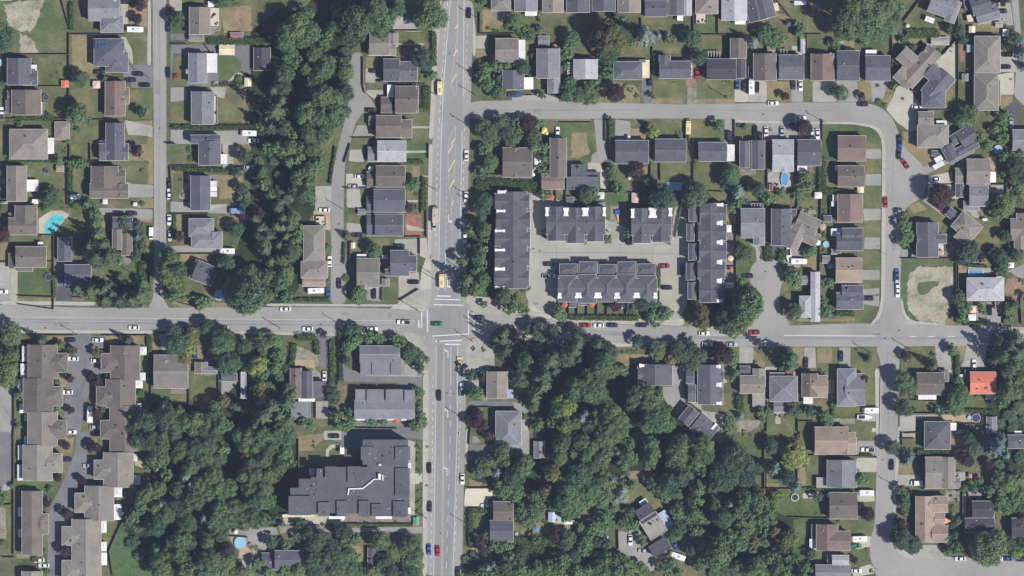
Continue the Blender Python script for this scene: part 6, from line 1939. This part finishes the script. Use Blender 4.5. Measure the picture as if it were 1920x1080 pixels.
def height(kind, x, y, r, infor, tall):
    if kind in 'sr': return 1.0
    if kind in 'cb': h = 1.75 if r > 2.4 else 1.2
    else: h = 2.5 if infor else 1.75 if r > 1.7 else 1.35
    if kind == 'D' and infor: h = .7 if r < 4.2 else 2.1  # some of these low dark crowns only fill shaded gaps between tall trees
    return h * (1.3 if kind in 'cb' else 1.7) if tall and not (infor and kind not in 'cb') else h
trees.sort(key=lambda t: -t[3])
# dark patches of the plan that are only another tree's shadow are no trees
big = [(x, y, r, height(k2, x, y, r, any(inside((x, y), f) for f in FOREST), tl)) for k2, x, y, r, tl in trees if k2 != 'D' and k2 not in 'sr' and r > 2.2]
keep = []
for tr in trees:
    k2, x, y, r, tl = tr
    if k2 == 'D':
        hit = False
        for bx, by, br, bh in big:
            L = br * bh * .95 / 1.28
            if math.hypot(bx - .857 * L - x, by + .515 * L - y) < .55 * br: hit = True; break
        if hit: continue
    keep.append(tr)
print('trees', len(trees), 'kept', len(keep)); trees = keep
cnt = {}; rest_v = {}
HW, HH = 960 * S, 540 * S
for kind, x, y, r, tall in trees:
    nm, look = TN[kind]
    infor = any(inside((x, y), f) for f in FOREST)
    con = kind in 'cb'
    hs = height(kind, x, y, r, infor, tall)
    if kind == 's': r *= .92
    if kind == 'D' and infor and r < 4.2: r *= .85
    if kind != 's': r *= 1.1
    cls = ('cL' if r > 2.6 else 'cS') if con else ('S' if r < 1.6 else 'M' if r < 3.6 else 'L')
    vi = R.randrange(len(variants(cls))); rz = R.uniform(0, 6.28)
    # a crown of unit radius sits above the ground on its trunk
    lift = 0 if (con or kind in 'sr') else r * hs * .62
    sxy = r * R.uniform(.95, 1.06)
    visible = abs(x) < HW + r * .6 and abs(y) < HH + r * .6
    if cnt.get(nm, 0) >= 295 or not visible:
        mcls = cls if cls in ('S', 'cS', 'cL') else ('mM' if cls == 'M' else 'mL')
        v = variants(mcls)[vi % len(variants(mcls))]
        c, s_ = math.cos(rz), math.sin(rz)
        q = np.stack([(v[:, 0] * c - v[:, 1] * s_) * sxy + x, (v[:, 0] * s_ + v[:, 1] * c) * sxy + y, v[:, 2] * r * hs + lift], 1)
        rest_v.setdefault(kind, []).append(q)
        continue
    cnt[nm] = cnt.get(nm, 0) + 1
    root = empty(nm, x, y)
    o = link('crown', crown_mesh(kind, cls, vi), root, (0, 0, lift), rz, (sxy, sxy * R.uniform(.92, 1.08), r * hs))
    if kind != 's': link('trunk', trunk_mesh(con), root, None, rz, (r, r, r * hs))
    size = 'tiny' if r < 1.2 else 'small' if r < 2.2 else 'medium' if r < 3.4 else 'large' if r < 5 else 'very large'
    lk = look if con else look + (' shrub' if nm == 'shrub' else ' tree')
    if kind != 's': lk = size + ' ' + lk
    tag(root, lk, 'shrub' if nm == 'shrub' else 'tree', TG[nm])
if rest_v:
    kinds = sorted(rest_v); vs = [np.concatenate(rest_v[k2]) for k2 in kinds]
    me = qmesh('understory_foliage', np.concatenate(vs), LEAF[kinds[0]])
    for k2 in kinds[1:]: me.materials.append(LEAF[k2])
    mi = np.concatenate([np.full(len(v) // 4, i, dtype=np.int32) for i, v in enumerate(vs)])
    me.polygons.foreach_set("material_index", mi); me.update()
    o = link('understory_foliage', me); o['kind'] = 'stuff'
    print('stuff quads', len(mi), 'trees', cnt)
# ---------------------------------------------------------------- hedges
def hedge(x0, y0, x1, y1, w, h=1.9, sd=0):
    L = math.hypot(x1 - x0, y1 - y0)
    if L < .3: return
    r = np.random.RandomState(sd); n = int((L + w) * (w + 2.2 * h) * 7)
    a = math.atan2(y1 - y0, x1 - x0)
    u = r.uniform(-.5, .5, n) * L; v = r.uniform(-.5, .5, n) * w; z = h * (1 - r.uniform(0, 1, n) ** 2.2 * .9)
    side = r.uniform(0, 1, n) < .45
    v = np.where(side, np.sign(v) * w * .5, v); z = np.where(side, r.uniform(.1, 1, n) * h, z)
    bump = 1 + .12 * np.sin(u * 2.1 + sd); v = v * bump; z = z * (1 + .08 * np.sin(u * 1.7 + sd * 2)) + r.normal(size=n) * .06
    nr = np.stack([r.normal(size=n) * .4, np.where(side, np.sign(v), 0) + r.normal(size=n) * .4, np.where(side, .4, 1.)], 1)
    q = quads(np.stack([u, v, z], 1), nr, .42 * r.uniform(.6, 1.3, n), r)
    c, s_ = math.cos(a), math.sin(a)
    q = np.stack([q[:, 0] * c - q[:, 1] * s_, q[:, 0] * s_ + q[:, 1] * c, q[:, 2]], 1)
    root = empty('hedge', (x0 + x1) / 2, (y0 + y1) / 2)
    link('foliage', qmesh('foliage', q, LEAF['h']), root)
    mb = MB(); mb.box(0, 0, L * .96, w * .55, 0, h * .8, a); mb.build('branches', plain("hedge wood", (44, 52, 36)), root)
    tag(root, ('long ' if L > 22 else 'short ' if L < 8 else '') + 'clipped green hedge', 'hedge', 'garden hedges')
n_h = 0
for k, body, mul, ox, oy in items:
    if k != 'E': continue
    for e in body.split(','):
        t = e.split()
        if len(t) < 5: continue
        (x0, y0), (x1, y1) = pts(t[:4], mul, ox, oy); n_h += 1
        w = float(t[4]) * mul * S
        hedge(x0, y0, x1, y1, w, 1.6 + min(1.6, w * .5), n_h)
# ---------------------------------------------------------------- fences
for k, body, mul, ox, oy in items:
    if k != 'F': continue
    for e in body.split(','):
        t = e.split()
        if len(t) < 4: continue
        (x0, y0), (x1, y1) = pts(t[:4], mul, ox, oy)
        L = math.hypot(x1 - x0, y1 - y0); a = math.atan2(y1 - y0, x1 - x0)
        if L < 1: continue
        root = empty('fence', (x0 + x1) / 2, (y0 + y1) / 2, 0, a)
        mb = MB(); mb.box(0, 0, L, .06, .05, 1.85); mb.box(0, 0, L, .16, 1.853, 1.9); mb.build('board_panel', WOOD, root)
        mb = MB(); n = max(2, int(L / 2.4))
        for i in range(n + 1): mb.box(-L / 2 + L * i / n, .09, .12, .12, 0, 1.84)
        o = mb.build('post_row', WOOD, root); o['kind'] = 'stuff'
        tag(root, ('long ' if L > 25 else 'short ' if L < 10 else '') + 'weathered wooden fence', 'fence', 'garden fences')
# ---------------------------------------------------------------- poles
for k, body, mul, ox, oy in items:
    if k != 'P': continue
    for e in body.split(','):
        t = e.split()
        if len(t) < 2 or 'skip' in t: continue
        (x, y), = pts(t[:2], mul, ox, oy)
        road_lamp = (int(x * 7) + int(y * 3)) % 3 == 0
        main = 780 < x / S + 960 < 900
        root = empty('street_lamp' if road_lamp and not main else 'utility_pole', x, y)
        mb = MB()
        if road_lamp and not main:
            mb.bar((0, 0, 0), (0, 0, 8.5), .09, .06, 8); mb.build('pole', METAL, root)
            mb = MB(); mb.bar((0, 0, 8.3), (1.2, .2, 8.9), .05, .04); mb.bar((1.2, .2, 8.9), (2.1, .3, 8.95), .04, .04); mb.build('arm', METAL, root)
            mb = MB(); mb.box(2.4, .3, .7, .3, 8.85, 9.0); mb.build('lamp_head', METAL, root)
            tag(root, 'slim metal street lamp', 'street lamp', 'street lamps')
        else:
            mb.bar((0, 0, 0), (0, 0, 12), .17, .11, 8); mb.build('pole', POLEM, root)
            mb = MB(); mb.box(0, 0, .14, 2.4, 11, 11.14, .5); mb.build('crossarm', POLEM, root)
            for s_ in (-1, 0, 1):
                mb = MB(); mb.disc(s_ * .5 * math.sin(-.5) * 2, s_ * .95 * math.cos(.5), .07, .07, 11.14, 11.4, 8); mb.build('insulator', METAL, root)
            tag(root, 'wooden utility pole with crossarm', 'utility pole', 'utility poles')
# ---------------------------------------------------------------- vehicles
CARP = {}
def rbox(mb, prof, mi=0):
    """rings (x, halfwidth, z0, z1) lofted along x with chamfered top corners"""
    n = len(prof); vs = []
    for x, hw, z0, z1 in prof:
        c = min(.14, hw * .3)
        vs += [(x, -hw, z0), (x, -hw, z1 - c), (x, -hw + c, z1), (x, hw - c, z1), (x, hw, z1 - c), (x, hw, z0)]
    fs = []
    for i in range(n - 1):
        for j in range(6):
            a, b = i * 6 + j, i * 6 + (j + 1) % 6
            fs.append((a, a + 6, b + 6, b))
    fs += [tuple(range(5, -1, -1)), tuple(range((n - 1) * 6, n * 6))]
    fs = [f[::-1] for f in fs]
    mb.add(vs, fs, mi)
def wheel_mesh():
    if 'wheel' not in CARP:
        mb = MB(); mb.bar((0, -.11, .33), (0, .11, .33), .33, .33, 14, 0); mb.bar((0, -.115, .33), (0, .115, .33), .2, .2, 10, 1)
        CARP['wheel'] = mb.mesh('wheel', [TYRE, METAL])
    return CARP['wheel']
def part(key, col, fn, mats):
    kk = (key, col)
    if kk not in CARP:
        mb = MB(); fn(mb); CARP[kk] = mb.mesh(key[1], mats)
    return CARP[kk]
def vehicle(kind, col, x, y, ang):
    P = CARM[col]; parts = []; wh = [(1.4, .82), (1.4, -.82), (-1.4, .82), (-1.4, -.82)]
    def add(nm, fn, mats): parts.append((nm, part((kind, nm), col, fn, mats)))
    if kind == 'car':
        add('body', lambda m: rbox(m, [(-2.3, .74, .35, .82), (-2.18, .88, .25, .98), (-1.3, .93, .22, 1.04), (0, .94, .22, 1.02), (1.2, .93, .22, .98), (2.05, .86, .25, .84), (2.3, .7, .35, .68)]), [P])
        add('window', lambda m: rbox(m, [(-1.85, .70, .98, 1.03), (-1.2, .77, .98, 1.4), (.25, .77, .98, 1.42), (1.05, .74, .95, 1.02)]), [GLASS])
        add('roof', lambda m: rbox(m, [(-1.15, .64, 1.38, 1.46), (-.5, .68, 1.4, 1.5), (.2, .64, 1.38, 1.46)]), [P])
        add('headlight', lambda m: (m.box(2.22, .58, .12, .26, .6, .74), m.box(2.22, -.58, .12, .26, .6, .74)), [METAL])
    elif kind == 'pickup':
        add('body', lambda m: (rbox(m, [(-.5, .96, .35, 1.1), (1.2, .96, .3, 1.08), (2.5, .9, .32, 1.0), (2.75, .78, .4, .82)]),
            m.box(-1.7, .9, 2.4, .1, .45, 1.15), m.box(-1.7, -.9, 2.4, .1, .45, 1.15), m.box(-2.86, 0, .1, 1.9, .45, 1.1)), [P])
        add('bed', lambda m: m.box(-1.7, 0, 2.3, 1.7, .4, .62), [DARK])
        add('window', lambda m: rbox(m, [(-.55, .76, 1.0, 1.55), (-.3, .8, 1.0, 1.66), (.6, .8, 1.0, 1.66), (1.35, .76, 1.0, 1.1)]), [GLASS])
        add('roof', lambda m: rbox(m, [(-.4, .68, 1.6, 1.72), (.1, .7, 1.62, 1.75), (.6, .68, 1.6, 1.72)]), [P])
        wh = [(1.75, .84), (1.75, -.84), (-1.7, .84), (-1.7, -.84)]
    elif kind in ('van',):
        add('body', lambda m: rbox(m, [(-2.6, .9, .35, 1.9), (-2.4, .98, .3, 2.05), (1.0, .98, .3, 2.05), (1.45, .96, .3, 1.9), (1.46, .96, .3, 1.25), (2.5, .9, .35, 1.05), (2.65, .8, .4, .8)]), [P])
        add('window', lambda m: rbox(m, [(1.0, .84, 1.3, 2.0), (1.4, .86, 1.2, 1.97), (2.0, .84, 1.1, 1.2)]), [GLASS])
        wh = [(1.6, .86), (1.6, -.86), (-1.6, .86), (-1.6, -.86)]
    elif kind == 'rv':
        add('body', lambda m: rbox(m, [(-3.4, 1.15, .5, 2.9), (-3.2, 1.22, .45, 3.0), (2.4, 1.22, .45, 3.0), (2.9, 1.15, .5, 2.6), (3.5, 1.0, .5, 1.6)]), [P])
        add('roof_unit', lambda m: (m.box(-.6, 0, .9, .8, 3.0, 3.3), m.box(1.4, .3, .5, .5, 3.0, 3.15)), [METAL])
        add('window', lambda m: m.box(3.0, 0, .5, 1.8, 1.3, 2.05), [GLASS])
        wh = [(2.1, 1.05), (2.1, -1.05), (-1.9, 1.05), (-1.9, -1.05)]
    elif kind in ('truck', 'bus'):
        add('cab', lambda m: rbox(m, [(1.7, 1.02, .4, 2.1), (2.3, 1.02, .4, 2.1), (2.9, 1.0, .4, 1.35), (3.3, .9, .5, 1.1)]), [P])
        add('box_body', lambda m: rbox(m, [(-3.3, 1.1, .6, 2.7), (1.6, 1.1, .6, 2.7)]), [P])
        add('window', lambda m: m.box(2.72, 0, .35, 1.7, 1.5, 1.95), [GLASS])
        add('roof_hatch', lambda m: m.box(-1.2, 0, 1.6, .7, 2.7, 2.85), [METAL])
        wh = [(2.3, .9), (2.3, -.9), (-2.0, .9), (-2.0, -.9)]
    elif kind == 'boat':
        add('hull', lambda m: rbox(m, [(-3.2, .95, .6, 1.4), (0, 1.15, .45, 1.5), (1.6, .95, .5, 1.55), (2.8, .4, .8, 1.62), (3.4, .05, 1.3, 1.65)]), [P])
        add('cockpit', lambda m: m.box(-1.3, 0, 2.6, 1.5, 1.42, 1.56), [DARK])
        add('trailer', lambda m: (m.box(-.4, .9, 5, .1, .3, .42), m.box(-.4, -.9, 5, .1, .3, .42)), [METAL])
        wh = [(-1.2, .95), (-1.2, -.95)]
    elif kind == 'loader':
        add('body', lambda m: (rbox(m, [(-1.6, .8, .5, 1.7), (.4, .85, .5, 1.6), (1.2, .6, .6, 1.3)])), [P])
        add('cab', lambda m: m.box(-.2, 0, 1.2, 1.3, 1.6, 2.7, top=.9), [GLASS])
        add('bucket', lambda m: (m.box(2.5, 0, .7, 2.2, .2, .9), m.bar((1, .6, 1.4), (2.3, .6, .7), .12), m.bar((1, -.6, 1.4), (2.3, -.6, .7), .12)), [P])
        add('boom', lambda m: (m.bar((-1.6, 0, 1.3), (-2.6, .3, 2.6), .15), m.bar((-2.6, .3, 2.6), (-3.2, .5, .6), .12)), [P])
        wh = [(1.0, .9), (1.0, -.9), (-1.2, .9), (-1.2, -.9)]
    else:
        add('body', lambda m: (m.bar((-.8, 0, .7), (.7, 0, .8), .16, .12), m.box(.0, 0, .6, .35, .75, 1.0)), [P])
        add('handlebar', lambda m: m.bar((.6, -.35, 1.1), (.6, .35, 1.1), .03), [METAL])
        wh = [(.75, 0), (-.75, 0)]
    nm = {'car': 'parked_car', 'pickup': 'pickup_truck', 'van': 'van', 'rv': 'camper_van', 'truck': 'box_truck', 'bus': 'box_truck', 'boat': 'boat', 'loader': 'wheel_loader', 'moto': 'motorcycle'}[kind]
    root = empty(nm, x, y, TOPZ if True else 0, ang)
    root.scale = (1.06, 1.04, 1)
    for n_, me in parts: link(n_, me, root)
    for wx, wy in wh: link('wheel', wheel_mesh(), root, (wx, wy, 0))
    return root, nm
ncar = 0
seen_c = []
for k, body, mul, ox, oy in items:
    if k != 'C': continue
    for e in body.split(','):
        t = e.split()
        if len(t) < 4 or 'skip' in t: continue
        (x, y), = pts(t[2:4], mul, ox, oy)
        if any(abs(x - a) < 1.2 and abs(y - b) < 1.2 for a, b in seen_c): continue
        seen_c.append((x, y))
        kind = t[4] if len(t) > 4 else 'car'
        ang = {'h': 0, 'v': math.pi / 2}.get(t[0])
        if ang is None: ang = math.radians(-float(t[0][1:]))
        if R.random() < .5: ang += math.pi
        ang += R.uniform(-.035, .035)
        root, nm = vehicle(kind, t[1], x, y, ang)
        px, py = x / S + 960, 540 - y / S
        on = (800 < px < 872 and not (px < 812 and py > 860)) or (572 < py < 640 and px < 900 and px > 240 and abs(px - 696) > 8)
        cat = {'parked_car': 'car', 'pickup_truck': 'pickup truck', 'camper_van': 'camper van', 'box_truck': 'truck', 'wheel_loader': 'loader'}.get(nm, nm)
        if nm == 'parked_car': root.name = 'car'
        tag(root, '%s %s%s' % (CARN.get(t[1], t[1]), cat, ' on the road' if on else ' parked'), cat, {'car': 'cars about the streets and driveways', 'pickup truck': 'pickup trucks', 'camper van': 'camper vans', 'van': 'vans', 'truck': 'box trucks'}.get(cat))
# ---------------------------------------------------------------- pools, trampolines, umbrellas
for k, body, mul, ox, oy in items:
    if k != 'D': continue
    kind, rest = body.split(' ', 1)
    for e in rest.split(','):
        t = e.split(); n = [float(v) for v in t[:3]]
        if n[2] < 0 or (n[2] == 0 and kind != 'poolb'): continue
        (x, y), = pts(n[:2] + [0][:0], mul, ox, oy) if False else (W(ox + n[0] * mul, oy + n[1] * mul),)
        r = n[2] * mul * S; col = [v for v in t[3:] if v.isalpha()]
        if kind == 'tramp' or kind == 'car':
            if kind == 'car': continue
            root = empty('trampoline', x, y)
            mb = MB(); mb.disc(0, 0, r * .82, r * .82, .85, .9); mb.build('jumping_mat', plain("trampoline mat", (60, 64, 72), .7) if not col or col[0] == 'white' else plain("mat " + col[0], {'orange': (168, 128, 106), 'blue': (66, 84, 130)}[col[0]]), root)
            mb = MB(); nn = 24
            vs = [(q * math.cos(2 * math.pi * i / nn), q * math.sin(2 * math.pi * i / nn), .93) for q in (r * .8, r) for i in range(nn)]
            mb.add(vs, [(i, nn + i, nn + (i + 1) % nn, (i + 1) % nn) for i in range(nn)]); mb.build('rim_pad', plain("rim pad", (110, 118, 128)) if not (col and col[0] == 'white') else FASCIA, root)
            for i in range(4):
                a = i * 1.57 + .4; mb = MB(); mb.bar((r * .9 * math.cos(a), r * .9 * math.sin(a), 0), (r * .9 * math.cos(a), r * .9 * math.sin(a), .9), .04); mb.build('leg', METAL, root)
            tag(root, 'round trampoline', 'trampoline', 'trampolines')
        elif kind.startswith('pool'):
            root = empty('swimming_pool', x, y)
            if kind == 'poolq':
                w, d = r * 2, r * 2 * (.35 if n[2] > 60 else .42 if n[2] > 30 else 1.3)
                if n[2] == 65: d = r * .8
                mb = MB(); mb.box(0, 0, w, d, 0, .55); mb.build('water', WATERL if n[2] == 65 else WATERB, root)
                mb = MB()
                for a, b, ww, dd in ((0, d / 2 + .15, w + .6, .3), (0, -d / 2 - .15, w + .6, .3), (w / 2 + .15, 0, .3, d), (-w / 2 - .15, 0, .3, d)): mb.box(a, b, ww, dd, 0, .65)
                mb.build('coping', FASCIA, root); look = 'rectangular blue'
            elif kind == 'poolb':
                out = [(330, 640), (345, 600), (372, 560), (405, 530), (440, 522), (475, 535), (482, 560), (465, 590), (435, 620), (412, 660), (385, 680), (345, 675)]
                pp = chaikin([(W(ox + a * mul, oy + b * mul)[0] - x, W(ox + a * mul, oy + b * mul)[1] - y) for a, b in out], 2)[::-1]
                o = sheet('water', [(a, b) for a, b in pp], .12, WATER, .12); del o['kind']; o.parent = root
                q = [(a * 1.09, b * 1.07) for a, b in pp]
                o = sheet('coping', q, .08, G['conc2'][3], .08); del o['kind']; o.parent = root; look = 'curved turquoise'
            else:
                ry = float(t[3]) * mul * S if kind == 'poolo' else r
                mb = MB(); mb.disc(0, 0, r, ry, 0, .95, 32); mb.build('water', NAVYC if 'navy' in col else WATERB if kind == 'poolo' else WATERL, root)
                mb = MB(); nn = 32
                vs = [(q * r * math.cos(2 * math.pi * i / nn), q * ry * math.sin(2 * math.pi * i / nn), z) for z in (0, 1.1) for q in (1.0, 1.1) for i in range(nn)]
                mb.add(vs, [(2 * nn + i, 3 * nn + i, 3 * nn + (i + 1) % nn, 2 * nn + (i + 1) % nn) for i in range(nn)] + [(nn + i, nn + (i + 1) % nn, 3 * nn + (i + 1) % nn, 3 * nn + i) for i in range(nn)])
                mb.build('pool_wall', FASCIA, root); look = ('oval blue' if kind == 'poolo' else 'navy covered round' if 'navy' in col else 'round pale blue')
            tag(root, look + ' swimming pool', 'pool', 'garden pools')
        elif kind == 'umb':
            cc = {'red': (196, 104, 94), 'orange': (206, 132, 102), 'yellow': (226, 214, 132), 'white': (232, 232, 228), 'pink': (206, 156, 148), 'cream': (218, 208, 176), 'tan': (178, 164, 130), 'blue': (110, 140, 190)}[col[0]]
            root = empty('parasol', x, y); mb = MB(); nn = 8
            vs = [(r * math.cos(6.283 * i / nn), r * math.sin(6.283 * i / nn), 2.1) for i in range(nn)] + [(0, 0, 2.65)] + [(r * math.cos(6.283 * i / nn), r * math.sin(6.283 * i / nn), 1.95) for i in range(nn)]
            mb.add(vs, [(i, (i + 1) % nn, nn) for i in range(nn)] + [(nn + 1 + i, nn + 1 + (i + 1) % nn, (i + 1) % nn, i) for i in range(nn)])
            mb.build('canopy', plain("canvas " + col[0], cc), root)
            mb = MB(); mb.bar((0, 0, 0), (0, 0, 2.6), .03); mb.build('pole', METAL, root)
            mb = MB(); mb.disc(0, 0, .3, .3, 0, .1, 12); mb.build('base', DARK, root)
            tag(root, '%s garden parasol' % col[0], 'parasol', 'garden parasols')
        elif kind == 'play':
            root = empty('playground_slide', x, y)
            mb = MB()
            for a in (-1, 1):
                for b in (-1, 1): mb.box(a, b + 1, .12, .12, 0, 2.4)
            mb.build('frame', METAL, root)
            mb = MB(); mb.box(0, 1, 2, 2, 1.3, 1.4); mb.build('platform', plain("blue play panel", (50, 90, 180)), root)
            mb = MB(); mb.add([(-.4, 0, 1.4), (.4, 0, 1.4), (1.1, -3.4, .2), (.3, -3.4, .2), (-.4, 0, 1.3), (.4, 0, 1.3), (1.1, -3.4, .1), (.3, -3.4, .1)], [(3, 2, 1, 0), (0, 1, 5, 4), (1, 2, 6, 5), (2, 3, 7, 6), (3, 0, 4, 7)])
            mb.build('slide', plain("orange slide", (222, 170, 110)), root)
            tag(root, 'small blue and orange playground set', 'playground')
# ---------------------------------------------------------------- labels
DESC = {'gx': 'gabled', 'gy': 'gabled', 'h': 'hipped', 'f': 'flat'}
byreg = {}
for h_ in HOUSES: byreg.setdefault(h_[0], []).append(h_)
REFS = []
for reg, hs_ in byreg.items():
    phrase, ax = REG[reg]
    hs_.sort(key=lambda h: h[4].location.x if ax == 'x' else -h[4].location.y)
    n = len(hs_)
    for i, (rg, col, wings, extras, root, tname) in enumerate(hs_):
        if n == 1: ref = phrase
        elif i == 0: ref = ('leftmost ' if ax == 'x' else 'topmost ') + phrase
        elif i == n - 1: ref = ('rightmost ' if ax == 'x' else 'bottommost ') + phrase
        else: ref = ordn(i) + ('-from-left ' if ax == 'x' else '-from-top ') + phrase
        ex = ''
        if any(e[0] == 'p' and 'white' in e[2] for e in extras): ex = ' and white patio cover'
        elif any(e[0] == 'S' for e in extras): ex = ' and solar panels'
        elif any(e[0] == 'k' for e in extras): ex = ' and deck'
        shape = DESC.get(wings[0][5], 'gabled')
        lab = '%s with %s %s roof%s' % (ref, ROOFN[col], shape, ex)
        if tname == 'apartment_building': lab = 'large charcoal flat roofed apartment block with white roof duct, southwest of crossroads'
        root['label'] = lab
        root['category'] = {'house': 'house', 'townhouse_block': 'townhouses', 'apartment_building': 'apartment building', 'garage': 'garage'}[tname]
        if n > 1: root['group'] = phrase.replace('house ', 'houses ').replace('block ', 'blocks ').replace('building ', 'buildings ').replace('garage ', 'garages ')
        for w in (wings if tname == 'townhouse_block' else wings[:1]): 
            if w is wings[0]: REFS.append((w[0], w[1], ref))
def where(x, y):
    b = min(REFS, key=lambda r: (r[0] - x) ** 2 + (r[1] - y) ** 2)
    dx, dy = x - b[0], y - b[1]
    a = math.degrees(math.atan2(dy, dx)) % 360
    d = ['right of', 'upper right of', 'above', 'upper left of', 'left of', 'lower left of', 'below', 'lower right of'][int((a + 22.5) // 45) % 8]
    return d + ' ' + b[2]
groups = {}
for o, look, p, final in THINGS:
    if final: o['label'] = final; continue
    groups.setdefault((look, where(*p)), []).append((o, p))
for (look, wh_), lst in groups.items():
    if len(lst) == 1:
        lst[0][0]['label'] = '%s %s' % (look, wh_); continue
    xs = [p[0] for _, p in lst]; ys = [p[1] for _, p in lst]
    hor = max(xs) - min(xs) >= max(ys) - min(ys)
    lst.sort(key=lambda e: e[1][0] if hor else -e[1][1])
    for i, (o, p) in enumerate(lst):
        if i == 0: q = 'leftmost' if hor else 'topmost'
        elif i == len(lst) - 1: q = 'rightmost' if hor else 'bottommost'
        else: q = ordn(i) + ('-from-left' if hor else '-from-top')
        o['label'] = '%s %s %s' % (q, look, wh_)
print('things', len(THINGS) + len(HOUSES), 'objects', len(bpy.data.objects), 'levels', TOPZ)

# ---------------------------------------------------------------- air
hb = MB(); hb.box(0, 0, 7000, 7000, -1, 2600)
hz = bpy.data.materials.new("air"); hz.use_nodes = True; nt = hz.node_tree; nt.nodes.clear()
mo = nt.nodes.new("ShaderNodeOutputMaterial"); pv = nt.nodes.new("ShaderNodeVolumePrincipled")
pv.inputs["Color"].default_value = (.54, .64, 1.0, 1)
pv.inputs["Density"].default_value = HAZE
pv.inputs["Anisotropy"].default_value = .2
nt.links.new(pv.outputs[0], mo.inputs["Volume"])
hm = bpy.data.meshes.new("haze"); v = hb.v[:8]
hm.from_pydata(v, [], [(3, 2, 1, 0), (0, 1, 5, 4), (1, 2, 6, 5), (2, 3, 7, 6), (3, 0, 4, 7), (4, 5, 6, 7)]); hm.materials.append(hz)
link('haze', hm)['kind'] = 'stuff'
# ---------------------------------------------------------------- manhole covers
for i, (x, y) in enumerate([(84, 576), (52, 615), (85, 615), (601, 608), (505, 619), (473, 618), (1436, 633), (1491, 608), (1659, 634), (1686, 619), (1903, 630), (1176, 745),
                            (1431, 214), (1656, 339), (1713, 338), (1000, 466), (1012, 470), (843, 100), (850, 218), (822, 640), (838, 737), (850, 738), (860, 812), (826, 1000), (1435, 509), (1655, 862), (299, 240), (635, 420)]):
    px, py = W(x, y); mb = MB(); mb.disc(px, py, .42, .42, TOPZ, TOPZ + .02, 14)
    mb.build('manhole_cover', plain("cast iron", (86, 84, 82)))['kind'] = 'structure'
